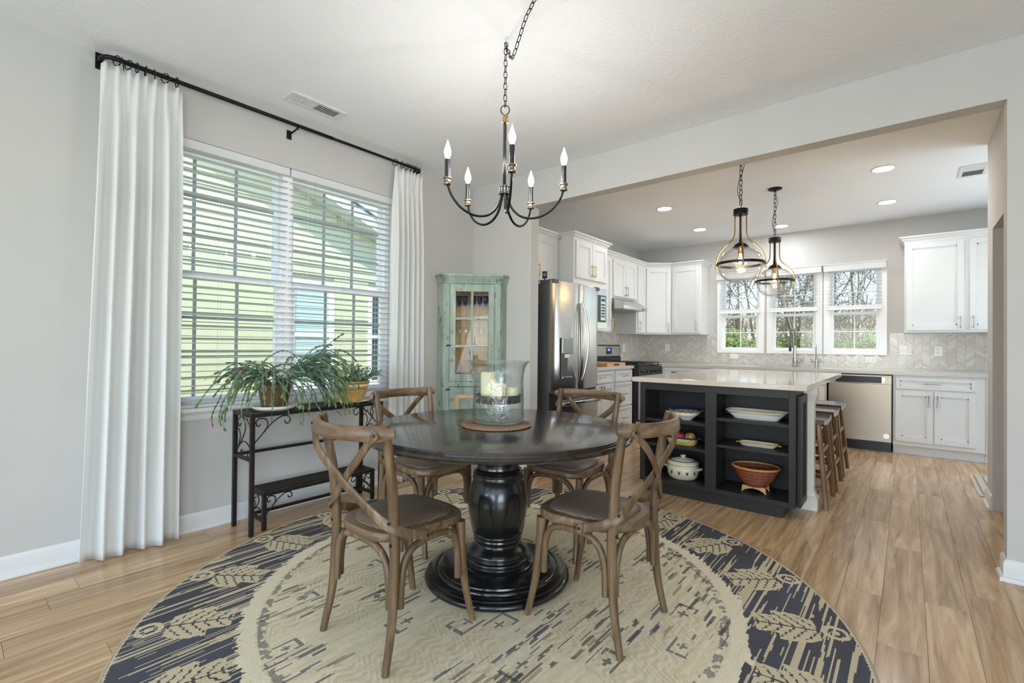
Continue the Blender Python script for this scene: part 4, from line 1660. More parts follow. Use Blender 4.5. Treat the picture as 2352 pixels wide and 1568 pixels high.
m.lathe([(0, 1.20), (0.013, 1.20), (0.014, 1.17), (0.017, 1.13), (0.016, 1.12), (0, 1.12)], p, 16)
m.obj('spray_head', 'dark_plastic', fa, auto=40)
m = MB()
m.tube([(fx, fy, 1.17), (fx - 0.03, fy - 0.085, 1.17)], 0.006, 8)
m.obj('docking_arm', 'nickel', fa)
fi = thing('filter_faucet', 'small slim gooseneck water faucet beside the spring faucet', 'faucet', (-0.925, 7.335, 0.914))
m = MB()
m.lathe([(0, 0.9145), (0.018, 0.9145), (0.018, 0.924), (0.013, 0.928), (0.013, 1.02), (0, 1.02)], (-0.925, 7.335, 0), 16)
m.tube(smoothpath([(-0.925, 7.335, 1.02), (-0.925, 7.335, 1.17), (-0.923, 7.32, 1.205), (-0.921, 7.29, 1.205), (-0.92, 7.275, 1.18)], 6), 0.006, 8)
m.obj('faucet_body', 'nickel', fi, auto=40)
for s in (-1, 1):
    m = MB()
    m.tube([(-0.925 + s * 0.012, 7.335, 0.985), (-0.925 + s * 0.055, 7.335, 0.985)], 0.006, 8)
    m.tube([(-0.925 + s * 0.05, 7.335, 0.985), (-0.925 + s * 0.05, 7.335, 1.03)], 0.004, 8)
    m.obj('lever', 'nickel', fi)

# ------------------------------------------------------------------ dishwasher
dw = thing('dishwasher', 'brushed stainless dishwasher with pocket handle and round badge', 'dishwasher', (-0.435, YF, 0))
fr = frame((-0.735, YF, 0), UY, NY)
m = MB(fr)
m.box(0, 0.60, -0.58, -0.01, 0.11, 0.87)
m.obj('tub', 'dark_plastic', dw)
m = MB(fr)
m.box(0.006, 0.594, -0.009, 0.024, 0.115, 0.765, 0.004)
m.box(0.006, 0.594, -0.009, 0.024, 0.845, 0.862, 0.003)
m.box(0.006, 0.06, -0.009, 0.024, 0.765, 0.845)
m.box(0.54, 0.594, -0.009, 0.024, 0.765, 0.845)
m.obj('door', 'steel_warm', dw)
m = MB(fr)
m.box(0.06, 0.54, -0.009, -0.004, 0.766, 0.845)
m.obj('pocket_handle', 'dark_plastic', dw)
m = MB(fr)
m.box(0.06, 0.54, 0.004, 0.0245, 0.766, 0.776, 0.002)
m.box(0.505, 0.54, -0.003, 0.0245, 0.776, 0.845, 0.002)
m.box(0.06, 0.075, -0.003, 0.0245, 0.776, 0.845, 0.002)
m.obj('handle_lip', 'chrome', dw)
m = MB(fr)
m.box(0.01, 0.59, -0.55, -0.05, 0.001, 0.108)
m.obj('toe_panel', 'dark_plastic', dw)
fd = fr @ Matrix.Translation((0.548, 0.0245, 0.185)) @ Matrix.Rotation(-PI / 2, 4, 'X')
m = MB(fd)
m.lathe([(0, 0), (0.026, 0), (0.025, 0.002), (0, 0.002)], (0, 0, 0), 28)
bd = m.obj('badge', 'chrome', dw)
m = MB(fd)
m.lathe([(0.017, 0.0021), (0.0195, 0.0021), (0.0195, 0.003), (0.017, 0.003)], (0, 0, 0), 28, closed=True)
m.box(-0.010, -0.006, -0.010, 0.010, 0.0021, 0.003)
m.box(0.006, 0.010, -0.010, 0.010, 0.0021, 0.003)
m.box(-0.010, 0.010, -0.002, 0.002, 0.0021, 0.003)
m.obj('emblem', 'dark_plastic', bd)

# ------------------------------------------------------------------ refrigerator
fg = thing('refrigerator', 'stainless french-door refrigerator with ice dispenser and curved handles', 'refrigerator', (-2.98, 4.16, 0))
FY0, FY1, FXF = 3.735, 4.645, -2.572
m = MB()
m.box(-3.36, FXF - 0.075, FY0 + 0.004, FY1 - 0.004, 0.03, 1.765, 0.006)
m.obj('case', 'steel_side', fg)


def bowed(y0, y1, z0, z1, xf, bow, name, matn, par):
    """door slab with a softly bowed face and rounded side edges"""
    m_ = MB()
    k = 14
    rows = []
    for i in range(k + 1):
        f = i / k * 2 - 1
        e = 1 - abs(f) ** 9
        xx = xf - bow * ((y0 + (y1 - y0) * i / k - (FY0 + FY1) / 2) / ((FY1 - FY0) / 2)) ** 2 - 0.018 * (1 - e)
        rows.append((xx, y0 + (y1 - y0) * i / k))
    poly = [(xf - 0.068, y0)] + rows + [(xf - 0.068, y1)]
    m_.prism(poly, z0, z1)
    return m_.obj(name, matn, par, auto=50)


ym = 4.185
d1 = bowed(FY0, ym - 0.003, 0.725, 1.79, FXF, 0.045, 'door', 'steel', fg)
d2 = bowed(ym + 0.003, FY1, 0.725, 1.79, FXF, 0.045, 'door', 'steel', fg)
dr = bowed(FY0, FY1, 0.06, 0.705, FXF, 0.045, 'freezer_drawer', 'steel', fg)
for s, dd in ((-1, d1), (1, d2)):
    m = MB()
    pts = []
    for i in range(17):
        f = i / 16
        pts.append((FXF + 0.008 + 0.055 * math.sin(PI * f) ** 0.7, ym + s * (0.028 + 0.030 * math.sin(PI * f)), 0.815 + 0.78 * f))
    m.tube(pts, 0.012, flat=(0.034, 0.016), up=(1, s * 0.3, 0))
    m.obj('door_handle', 'steel', dd, auto=50)
m = MB()
m.tube([(FXF + 0.012, FY0 + 0.10, 0.60), (FXF + 0.05, FY0 + 0.13, 0.60), (FXF + 0.055, (FY0 + FY1) / 2, 0.60), (FXF + 0.05, FY1 - 0.13, 0.60), (FXF + 0.012, FY1 - 0.10, 0.60)], 0.012, flat=(0.036, 0.016), up=(1, 0, 0))
m.obj('drawer_handle', 'steel', dr, auto=50)
FXD = FXF - 0.012
M['lcd'] = mat('dispenser_panel', lin(150, 152, 152), 0.3, 0.5)
m = MB()
m.box(FXD - 0.006, FXD + 0.0015, 3.86, 4.05, 0.845, 1.24, 0.003)
ds = m.obj('dispenser_recess', 'steel_side', d1)
m = MB()
m.box(FXD - 0.004, FXD + 0.018, 3.865, 4.045, 1.085, 1.24, 0.006)
m.obj('dispenser_panel', 'lcd', d1)
m = MB()
m.box(FXD + 0.0, FXD + 0.014, 3.915, 3.995, 1.045, 1.082, 0.004)
m.obj('dispenser_spout', 'plate', d1)
m = MB()
m.box(FXD + 0.001, FXD + 0.016, 3.868, 4.042, 0.845, 0.862, 0.003)
m.obj('drip_tray', 'steel', d1)
m = MB()
m.box(FXF - 0.05, FXF - 0.036, 4.555, 4.60, 0.735, 0.748)
m.obj('logo', 'dark_plastic', d2)
for (yy, zz) in ((FY0 + 0.02, 1.791), (FY1 - 0.10, 1.791)):
    m = MB()
    m.box(FXF - 0.20, FXF - 0.025, yy, yy + 0.075, 1.7655, zz + 0.012, 0.004)
    m.obj('hinge_cover', 'steel_side', fg)
m = MB()
m.box(FXF - 0.08, FXF - 0.01, FY0 + 0.002, FY0 + 0.1, 0.706, 0.724)
m.obj('hinge', 'chrome', fg)
sp = thing('security_camera', 'small black camera on a stand on top of the refrigerator', 'camera', (-2.74, 3.79, 1.803))
m = MB(Matrix.Translation((-2.74, 3.792, 0)) @ Matrix.Rotation(math.radians(35), 4, 'Z'))
m.box(-0.024, 0.024, -0.016, 0.016, 1.822, 1.89, 0.006)
m.obj('camera_body', 'matteblack', sp)
m = MB()
m.lathe([(0, 1.8035), (0.016, 1.8035), (0.014, 1.808), (0.006, 1.811), (0.006, 1.824), (0, 1.824)], (-2.74, 3.792, 0), 16)
m.obj('stand', 'dark_plastic', sp)
m = MB(Matrix.Translation((-2.74, 3.792, 1.858)) @ Matrix.Rotation(math.radians(35), 4, 'Z') @ Matrix.Rotation(PI / 2, 4, 'X'))
m.lathe([(0, 0.016), (0.016, 0.016), (0.016, 0.0185), (0.011, 0.0185), (0.006, 0.020), (0, 0.0205)], (0, 0, 0), 20)
m.obj('lens', 'gun', sp, auto=40)

# ------------------------------------------------------------------ range and hood
rn = thing('gas_range', 'black and stainless gas range with knobs on the left kitchen wall', 'range', (-3.05, 6.205, 0))
RY0, RY1, RXF = 5.827, 6.583, -2.735
m = MB()
m.box(-3.37, RXF, RY0, RY1, 0.02, 0.905, 0.004)
m.obj('body', 'dark_plastic', rn)
m = MB()
m.box(RXF + 0.001, RXF + 0.035, RY0 + 0.01, RY1 - 0.01, 0.20, 0.755, 0.005)
dd = m.obj('oven_door', 'dark_plastic', rn)
m = MB()
m.box(RXF + 0.0355, RXF + 0.039, RY0 + 0.012, RY0 + 0.07, 0.205, 0.75)
m.box(RXF + 0.0355, RXF + 0.039, RY1 - 0.07, RY1 - 0.012, 0.205, 0.75)
m.box(RXF + 0.0355, RXF + 0.039, RY0 + 0.07, RY1 - 0.07, 0.205, 0.28)
m.obj('door_trim', 'steel', dd)
m = MB()
m.tube([(RXF + 0.075, RY0 + 0.05, 0.715), (RXF + 0.075, RY1 - 0.05, 0.715)], 0.012, 10)
for yy in (RY0 + 0.08, RY1 - 0.08):
    m.tube([(RXF + 0.03, yy, 0.715), (RXF + 0.075, yy, 0.715)], 0.009, 8)
m.obj('handle', 'steel', dd)
m = MB()
m.box(RXF + 0.001, RXF + 0.05, RY0 + 0.002, RY1 - 0.002, 0.775, 0.898, 0.006)
m.obj('control_panel', 'dark_plastic', rn)
for k in range(5):
    yy = RY0 + 0.10 + k * 0.139
    m = MB(Matrix.Translation((RXF + 0.05, yy, 0.838)) @ Matrix.Rotation(PI / 2, 4, 'Y'))
    m.lathe([(0, 0.0), (0.025, 0.0), (0.023, 0.006), (0.020, 0.026), (0, 0.027)], (0, 0, 0), 18)
    kb = m.obj('knob', 'gun', rn, auto=40)
m = MB()
m.box(RXF + 0.001, RXF + 0.03, RY0 + 0.01, RY1 - 0.01, 0.03, 0.185, 0.004)
m.obj('drawer', 'steel', rn)
m = MB()
m.box(-3.375, RXF + 0.045, RY0 + 0.001, RY1 - 0.001, 0.9055, 0.918, 0.003)
m.obj('cooktop', 'dark_plastic', rn)
for (cx, cy) in ((-3.18, 5.99), (-3.18, 6.42), (-2.92, 5.99), (-2.92, 6.42), (-3.05, 6.205)):
    m = MB()
    m.lathe([(0, 0.9185), (0.045, 0.9185), (0.042, 0.928), (0.02, 0.931), (0, 0.931)], (cx, cy, 0), 20)
    m.obj('burner', 'gun', rn, auto=40)
for k in range(3):
    y0 = RY0 + 0.03 + k * 0.232
    m = MB()
    for yy in (y0, y0 + 0.11, y0 + 0.22):
        m.box(-3.29, RXF + 0.01, yy, yy + 0.011, 0.934, 0.948)
    for xx in (-3.29, -3.03, RXF - 0.002):
        m.box(xx, xx + 0.011, y0, y0 + 0.231, 0.934, 0.948)
    for xx in (-3.29, RXF - 0.002):
        for yy in (y0, y0 + 0.22):
            m.box(xx, xx + 0.011, yy, yy + 0.011, 0.9185, 0.934)
    m.obj('grate', 'dark_plastic', rn)
m = MB(frame((-3.30, RY0, 0), UX, NX))
m.prism([(0, 0), (1, 0), (1, 1), (0, 1)], 0, 0.001)
m.bm.free()
m = MB(Matrix.Translation((0, RY0 + 0.03, 0)) @ Matrix(((0, 0, 0, 0), (0, 0, 1, 0), (0, 1, 0, 0), (0, 0, 0, 1))) if False else None)
m.box(-3.372, -3.32, RY0 + 0.02, RY1 - 0.02, 0.92, 1.01, 0.004)
m.box(-3.372, -3.335, RY0 + 0.005, RY1 - 0.005, 1.0, 1.185, 0.012)
m.obj('backguard', 'dark_plastic', rn)
m = MB()
m.box(-3.3345, -3.328, RY0 + 0.04, RY1 - 0.04, 1.022, 1.168, 0.003)
bgp = m.obj('backguard_panel', 'steel', rn)
m = MB()
m.box(-3.3275, -3.324, 6.13, 6.28, 1.05, 1.145, 0.002)
m.obj('clock_display', 'dark_plastic', bgp)
M['led'] = mat('clock_led', (0.05, 0.12, 0.9, 1), 0.4, emit=(0.1, 0.2, 1, 1), estr=2.5)
for s_ in (0, 0.016, 0.038, 0.054):
    m = MB()
    m.box(-3.3237, -3.3232, 6.165 + s_, 6.175 + s_, 1.098, 1.128)
    m.obj('clock_digit', 'led', bgp)
hd = thing('range_hood', 'stainless under-cabinet range hood above the range', 'hood', (-3.1, 6.157, 1.665))
fh = Matrix(((1, 0, 0, 0), (0, 0, -1, 6.525), (0, 1, 0, 0), (0, 0, 0, 1)))
m = MB(fh)
m.prism([(XB, 1.668), (-2.892, 1.668), (-2.892, 1.712), (-3.05, 1.818), (XB, 1.818)], 0.0, 0.735)
m.obj('hood_shell', 'steel', hd)
m = MB()
m.box(-3.35, -2.93, 5.84, 6.48, 1.662, 1.667)
m.obj('filter_panel', 'nickel', hd)
for yy in (6.34, 6.38, 6.42):
    m = MB()
    m.box(-2.8915, -2.889, yy, yy + 0.02, 1.68, 1.692)
    m.obj('switch', 'dark_plastic', hd)
cbd = thing('cutting_board', 'thick butcher-block cutting board on the counter by the range', 'board', (-3.0, 5.43, 0.9145))
M['butcher'] = wood_mat('butcher_block', lin(176, 128, 82), lin(206, 160, 112), lin(222, 182, 138), 0.4, 1.0, 'y', 1.0)
m = MB()
m.box(-3.22, -2.80, 5.18, 5.665, 0.9145, 0.958, 0.004)
m.obj('board', 'butcher', cbd)
m = MB()
m.box(-2.7995, -2.7985, 5.35, 5.49, 0.925, 0.945, 0.0004)
m.obj('finger_groove', 'soil', cbd)

# ------------------------------------------------------------------ island
isl = thing('kitchen_island', 'charcoal kitchen island with open shelves and stone top', 'island', (-1.12, 4.7, 0))
IX0, IX1, IY0 = -1.682, -0.580, 3.672
IYB = 4.02
m = MB()
T_ = 0.02
ZI = 0.876
m.box(IX0, IX0 + 0.022, IY0 + 0.019, IYB, 0.085, ZI)
m.box(IX1 - 0.022, IX1, IY0 + 0.019, IYB, 0.085, ZI)
m.box(-1.135, -1.113, IY0 + 0.019, IYB, 0.10, ZI - 0.02)
m.box(IX0 + 0.022, IX1 - 0.022, IYB - 0.012, IYB, 0.085, ZI)
m.box(IX0 + 0.022, IX1 - 0.022, IY0 + 0.019, IYB - 0.012, 0.095, 0.116)
m.box(IX0 + 0.022, IX1 - 0.022, IY0 + 0.019, IYB - 0.012, 0.822, ZI)
m.obj('bookcase_body', 'island', isl)
m = MB()
m.box(IX0, -1.639, IY0, IY0 + 0.019, 0.083, ZI, 0.0015)
m.box(-0.618, IX1, IY0, IY0 + 0.019, 0.083, ZI, 0.0015)
m.box(-1.167, -1.087, IY0, IY0 + 0.019, 0.118, 0.819, 0.0015)
m.box(-1.639, -0.618, IY0, IY0 + 0.019, 0.819, ZI, 0.0015)
m.box(-1.639, -0.618, IY0, IY0 + 0.019, 0.083, 0.118, 0.0015)
m.obj('face_frame', 'island', isl)
for (a, b, z) in ((-1.6595, -1.1355, 0.585), (-1.6595, -1.1355, 0.390), (-1.1125, -0.6025, 0.640), (-1.1125, -0.6025, 0.445)):
    m = MB()
    m.box(a, b, IY0 + 0.022, IYB - 0.013, z - 0.021, z, 0.001)
    m.obj('shelf', 'island', isl)
m = MB()
m.box(IX0 + 0.02, -0.655, IY0 + 0.022, IYB, 0.001, 0.083)
m.obj('toe_kick', 'island', isl)
# framed end panel on the stool side
fe = frame((IX1, IY0 + 0.075, 0), (0, 1, 0), (1, 0, 0))
door_mesh(fe, 0.0, 0.255, 0.075, 0.835, 0.05, 0.024).obj('end_panel', 'island', isl)
m = MB()
m.box(IX0, -0.86, IYB + 0.001, 5.72, 0.10, ZI)
m.obj('rear_cabinet', 'island', isl)
m = MB()
m.box(IX0 + 0.06, -0.88, IYB + 0.001, 5.66, 0.001, 0.10)
m.obj('rear_toe_kick', 'island', isl)
m = MB()
m.box(-0.859, -0.84, IYB + 0.001, 5.72, 0.0, ZI)
m.obj('stool_side_panel', 'post', isl)
m = MB()
PX0, PX1, PY0, PY1 = -0.595, -0.515, 4.03, 4.11
m.box(PX0 + 0.012, PX1 - 0.004, PY0 + 0.004, PY1 - 0.004, 0.12, 0.80)
m.molding([(PX0 + 0.012, PY1 - 0.004), (PX0 + 0.012, PY0 + 0.004), (PX1 - 0.004, PY0 + 0.004), (PX1 - 0.004, PY1 - 0.004)], [(0, 0.0), (0.024, 0.0), (0.024, 0.085), (0.012, 0.10), (0.006, 0.13), (0, 0.13)])
m.box(PX0 + 0.0125, PX1 - 0.0045, PY0 + 0.0045, PY1 - 0.0045, 0.0, 0.13)
m.molding([(PX0 + 0.012, PY1 - 0.004), (PX0 + 0.012, PY0 + 0.004), (PX1 - 0.004, PY0 + 0.004), (PX1 - 0.004, PY1 - 0.004)], [(0, 0.78), (0.004, 0.78), (0.010, 0.80), (0.020, 0.83), (0.020, ZI), (0, ZI)])
m.box(PX0 + 0.0125, PX1 - 0.0045, PY0 + 0.0045, PY1 - 0.0045, 0.78, ZI)
m.obj('corner_post', 'post', isl)
m = MB()
m.box(-0.84, PX0 + 0.012, IYB + 0.001, 4.105, 0.0, ZI)
m.obj('post_panel', 'post', isl)
m = MB()
m.box(-1.741, -0.512, 3.645, 5.80, ZI + 0.0005, 0.914, 0.003)
tag(m.obj('island_countertop', 'quartz', None), 'polished beige stone slab on the charcoal island', 'countertop')

# stools
M['stoolwood'] = wood_mat('walnut_stool', lin(78, 52, 26), lin(112, 78, 42), lin(138, 102, 60), 0.35, 1.0, 'z', 3.0, 'Object', coat=0.2)
M['stoolseat'] = wood_mat('walnut_seat', lin(60, 46, 38), lin(86, 68, 58), lin(112, 92, 80), 0.22, 0.8, 'y', 3.0, 'Object', coat=0.4, bmp=0.03)


def make_stool():
    t = thing('bar_stool', 'x', 'stool', group='saddle-seat stools along the island')
    m = MB()

    def f(u, v, top):
        x_, y_ = (u - 0.5) * 0.27, (v - 0.5) * 0.43
        d = 0.020 * (2 * v - 1) ** 2
        return (x_, y_, 0.622 + d + (0.0 if top else -0.032))
    nu, nv = 4, 14
    gt = [[m.v(f(i / nu, j / nv, True)) for j in range(nv + 1)] for i in range(nu + 1)]
    gb = [[m.v(f(i / nu, j / nv, False)) for j in range(nv + 1)] for i in range(nu + 1)]
    for i in range(nu):
        for j in range(nv):
            m.face([gt[i][j], gt[i + 1][j], gt[i + 1][j + 1], gt[i][j + 1]])
            m.face([gb[i][j], gb[i][j + 1], gb[i + 1][j + 1], gb[i + 1][j]])
    for j in range(nv):
        m.face([gt[0][j], gt[0][j + 1], gb[0][j + 1], gb[0][j]])
        m.face([gt[nu][j], gb[nu][j], gb[nu][j + 1], gt[nu][j + 1]])
    for i in range(nu):
        m.face([gt[i][0], gb[i][0], gb[i + 1][0], gt[i + 1][0]])
        m.face([gt[i][nv], gt[i + 1][nv], gb[i + 1][nv], gb[i][nv]])
    m.obj('seat', 'stoolseat', t, auto=40, world=False)

    def corner(sx, sy, z):
        f = 1 - z / 0.6
        return Vector((sx * (0.095 + 0.055 * f), sy * (0.165 + 0.045 * f), z))
    for sx in (-1, 1):
        for sy in (-1, 1):
            m = MB()
            m.tube([corner(sx, sy, 0.0), corner(sx, sy, 0.602)], 0.018, flat=(0.032, 0.032), up=(1, 0, 0))
            m.obj('leg', 'stoolwood', t, world=False)
    for sx in (-1, 1):
        for z in (0.20, 0.40):
            m = MB()
            m.tube([corner(sx, -1, z), corner(sx, 1, z)], 0.01, flat=(0.03, 0.018), up=(1, 0, 0))
            m.obj('rung', 'stoolwood', t, world=False)
    for sy in (-1, 1):
        for z in (0.14, 0.33, 0.48):
            m = MB()
            m.tube([corner(-1, sy, z), corner(1, sy, z)], 0.01, flat=(0.03, 0.018), up=(0, 1, 0))
            m.obj('rung', 'stoolwood', t, world=False)
    return t


st0 = make_stool()
for i, (yy, lb) in enumerate(((4.31, 'dark saddle-seat stool tucked nearest the white island post'), (4.88, 'dark saddle-seat stool in the middle of the three at the island'), (5.45, 'dark saddle-seat stool nearest the dishwasher'))):
    s = st0 if i == 0 else dup(st0)
    s.location = (-0.60, yy, 0)
    s['label'] = lb

# ------------------------------------------------------------------ things on the island shelves
bz = 0.585
b = thing('ceramic_bowl', 'white ceramic bowl with blue and yellow zigzag rim on the upper shelf', 'bowl', (-1.36, 3.82, bz))
m = MB()
m.lathe([(0, bz + 0.0005), (0.045, bz + 0.0005), (0.046, bz + 0.008), (0.085, bz + 0.035), (0.112, bz + 0.06), (0.108, bz + 0.06), (0.08, bz + 0.04), (0.045, bz + 0.015), (0, bz + 0.012)], (-1.36, 3.82, 0), 40)
m.obj('bowl_body', 'ceramic', b, smooth=True)
m = MB()
m.lathe([(0.110, bz + 0.0585), (0.114, bz + 0.062), (0.117, bz + 0.068), (0.114, bz + 0.068), (0.111, bz + 0.064)], (-1.36, 3.82, 0), 40)
m.obj('yellow_band', 'yellowglaze', b, smooth=True)
m = MB()
m.lathe([(0.1145, bz + 0.068), (0.126, bz + 0.082), (0.128, bz + 0.084), (0.123, bz + 0.083), (0.111, bz + 0.066)], (-1.36, 3.82, 0), 40)
m.obj('blue_rim', 'blueglaze', b, smooth=True)
for k in range(20):
    a = 2 * PI * k / 20
    fk = Matrix.Translation((-1.36, 3.82, bz + 0.0)) @ Matrix.Rotation(a, 4, 'Z')
    m = MB(fk)
    m.tube([(0.1215, -0.0185, 0.0705), (0.1285, 0, 0.0815), (0.1215, 0.0185, 0.0705)], 0.0015, 5)
    m.obj('zigzag', 'yellowglaze' if k % 2 else 'ceramic', b)


def rect_dish(m, cx, cy, z0, rows, n=48, e=4.5):
    """nested rounded-rectangle rings (hx, hy, dz)"""
    prev = None
    for (hx, hy, dz) in rows:
        cur = []
        for j in range(n):
            a = 2 * PI * j / n
            c, s = math.cos(a), math.sin(a)
            p = 2 / e
            cur.append(m.v((cx + math.copysign(abs(c) ** p, c) * hx, cy + math.copysign(abs(s) ** p, s) * hy, z0 + dz)))
        if prev:
            for j in range(n):
                m.face([prev[j], prev[(j + 1) % n], cur[(j + 1) % n], cur[j]])
        else:
            m.face(list(reversed(cur)))
        prev = cur
    m.face(prev)


pl = thing('serving_platter', 'long white ceramic platter with yellow rim on the upper shelf', 'platter', (-0.85, 3.83, 0.64))
m = MB()
rect_dish(m, -0.85, 3.83, 0.6405, [(0.145, 0.06, 0), (0.15, 0.065, 0.006), (0.19, 0.085, 0.045), (0.205, 0.095, 0.06), (0.200, 0.092, 0.061), (0.185, 0.08, 0.046), (0.145, 0.06, 0.012)])
m.obj('platter_body', 'ceramic', pl, auto=50)
m = MB()
n_ = 64
m.tube([(-0.85 + math.copysign(abs(math.cos(2 * PI * j / n_)) ** 0.444, math.cos(2 * PI * j / n_)) * 0.2045, 3.83 + math.copysign(abs(math.sin(2 * PI * j / n_)) ** 0.444, math.sin(2 * PI * j / n_)) * 0.0945, 0.701) for j in range(n_)], 0.0032, 6, closed=True)
m.obj('yellow_rim', 'yellowglaze', pl, smooth=True)
m = MB()
for j in range(46):
    u = -0.165 + 0.33 * j / 45
    m.box(-0.85 + u - 0.0018, -0.85 + u + 0.0018, 3.7425, 3.745, 0.6840 + 0.002 * (j % 2), 0.690 + 0.002 * (j % 2))
rd = m.obj('blue_dot_border', 'blueglaze', pl)
rd['kind'] = 'stuff'
p2 = thing('small_tray', 'small white rectangular tray with yellow edge on the middle shelf', 'tray', (-0.835, 3.82, 0.445))
m = MB()
rect_dish(m, -0.835, 3.82, 0.4455, [(0.105, 0.045, 0), (0.11, 0.05, 0.004), (0.128, 0.062, 0.022), (0.125, 0.06, 0.023), (0.105, 0.045, 0.008)])
m.obj('tray_body', 'ceramic', p2, auto=50)
m = MB()
m.tube([(-0.835 + math.copysign(abs(math.cos(2 * PI * j / n_)) ** 0.444, math.cos(2 * PI * j / n_)) * 0.1275, 3.82 + math.copysign(abs(math.sin(2 * PI * j / n_)) ** 0.444, math.sin(2 * PI * j / n_)) * 0.062, 0.4685) for j in range(n_)], 0.003, 6, closed=True)
m.obj('yellow_rim', 'yellowglaze', p2, smooth=True)
for s in (-1, 1):
    m = MB()
    m.box(-0.835 + s * 0.139 - 0.011, -0.835 + s * 0.139 + 0.011, 3.80, 3.84, 0.462, 0.468, 0.003)
    m.obj('handle', 'yellowglaze', p2)
# baking dish with wooden fruit
_m = bpy.data.materials.new('polka_glaze')
nt, N, L, B = nodes(_m)
_v = N.new('ShaderNodeTexVoronoi')
_v.inputs['Scale'].default_value = 95
_v.inputs['Randomness'].default_value = 0.15
L.new(coords(nt, 'Object', (1, 1, 1)), _v.inputs['Vector'])
L.new(ramp(nt, _v.outputs['Distance'], [(0.30, lin(44, 52, 110)), (0.36, lin(224, 206, 104))]), B.inputs['Base Color'])
B.inputs['Roughness'].default_value = 0.15
M['polka'] = _m
bd_ = thing('baking_dish', 'yellow baking dish with blue dots and blue rim on the middle shelf', 'dish', (-1.385, 3.82, 0.39))
m = MB()
rect_dish(m, -1.385, 3.82, 0.3905, [(0.10, 0.065, 0), (0.104, 0.069, 0.005), (0.118, 0.080, 0.048), (0.114, 0.076, 0.048), (0.100, 0.065, 0.010)])
m.obj('dish_body', 'polka', bd_, auto=50)
m = MB()
rect_dish(m, -1.385, 3.82, 0.3905, [(0.114, 0.076, 0.0485), (0.121, 0.083, 0.0485), (0.125, 0.086, 0.060), (0.120, 0.081, 0.061), (0.113, 0.075, 0.052)])
m.obj('blue_rim', 'blueglaze', bd_, auto=50)
for s in (-1, 1):
    m = MB()
    m.tube(smoothpath([(-1.385 + s * 0.121, 3.795, 0.445), (-1.385 + s * 0.142, 3.80, 0.447), (-1.385 + s * 0.142, 3.84, 0.447), (-1.385 + s * 0.121, 3.845, 0.445)], 4), 0.006, 6)
    m.obj('handle', 'blueglaze', bd_, smooth=True)
M['fruit_y'] = mat('fruit_yellow', lin(226, 178, 62), 0.4, alt=lin(206, 138, 50), vscale=14)
M['fruit_r'] = mat('fruit_red', lin(196, 40, 52), 0.35, alt=lin(170, 24, 40), vscale=14)
M['fruit_m'] = mat('fruit_mottled', lin(216, 172, 80), 0.4, alt=lin(150, 78, 44), vscale=34)
for (lb, x_, y_, r_, mt) in (('plain yellow fruit in the blue-rimmed dish', -1.452, 3.835, 0.042, 'fruit_y'), ('shiny red fruit in the blue-rimmed dish', -1.398, 3.79, 0.038, 'fruit_r'), ('mottled yellow-brown fruit in the blue-rimmed dish', -1.325, 3.815, 0.042, 'fruit_m')):
    ft = thing('fruit', lb, 'fruit', (x_, y_, 0.42), group='fruit in the baking dish')
    m = MB()
    m.lathe([(0, -0.9 * r_), (0.35 * r_, -0.93 * r_), (0.72 * r_, -0.7 * r_), (0.97 * r_, -0.2 * r_), (0.99 * r_, 0.2 * r_), (0.8 * r_, 0.65 * r_), (0.45 * r_, 0.9 * r_), (0.15 * r_, 0.88 * r_), (0, 0.78 * r_)], (x_, y_, 0.445), 24)
    m.obj('flesh', mt, ft, smooth=True)
    m = MB()
    m.cyl((x_, y_, 0.445 + 0.75 * r_), (x_ + 0.003, y_, 0.445 + 1.15 * r_), 0.0018, n=5)
    m.obj('stem', 'soil', ft)
pt = thing('stoneware_casserole', 'lidded cream stoneware pot with blue flowers on the bottom shelf', 'pot', (-1.386, 3.83, 0.1165))
PZ = 0.1168
m = MB()
m.lathe([(0, PZ), (0.092, PZ), (0.108, PZ + 0.012), (0.121, PZ + 0.045), (0.124, PZ + 0.075), (0.118, PZ + 0.10), (0.108, PZ + 0.112), (0.110, PZ + 0.118), (0.104, PZ + 0.12), (0.10, PZ + 0.11), (0, PZ + 0.02)], (-1.386, 3.83, 0), 40)
m.obj('pot_body', 'stone', pt, smooth=True)
m = MB()
m.lathe([(0.121, PZ + 0.117), (0.124, PZ + 0.121), (0.120, PZ + 0.128), (0.09, PZ + 0.146), (0.05, PZ + 0.159), (0.02, PZ + 0.163), (0.015, PZ + 0.169), (0.024, PZ + 0.177), (0.018, PZ + 0.184), (0, PZ + 0.186)], (-1.386, 3.83, 0), 40)
ld = m.obj('lid', 'stone', pt, smooth=True)
m = MB()
m.lathe([(0.094, PZ + 0.1445), (0.100, PZ + 0.1415), (0.100, PZ + 0.1425), (0.094, PZ + 0.1455)], (-1.386, 3.83, 0), 40, closed=True)
m.obj('blue_line', 'blueglaze', ld)
for s in (-1, 1):
    m = MB()
    m.tube(smoothpath([(-1.386 + s * 0.118, 3.80, PZ + 0.083), (-1.386 + s * 0.142, 3.81, PZ + 0.087), (-1.386 + s * 0.142, 3.85, PZ + 0.087), (-1.386 + s * 0.118, 3.86, PZ + 0.083)], 4), 0.008, 8)
    m.obj('handle', 'stone', pt, smooth=True)
for a in (-140, -112, -84, -56, -28):
    an = math.radians(a)
    for s in (-1, 1):
        m = MB()
        c_ = Vector((-1.386, 3.83, PZ))
        pts = []
        for i in range(5):
            f = i / 4
            rr_ = 0.1245 + 0.001
            a2 = an + s * 0.055 * f
            pts.append(c_ + Vector((rr_ * math.cos(a2), rr_ * math.sin(a2), 0.046 + 0.030 * f)))
        m.tube(pts, 0.003, 5, rs=[0.001, 0.004, 0.0045, 0.003, 0.001])
        m.obj('painted_petal', 'blueglaze', pt, smooth=True)
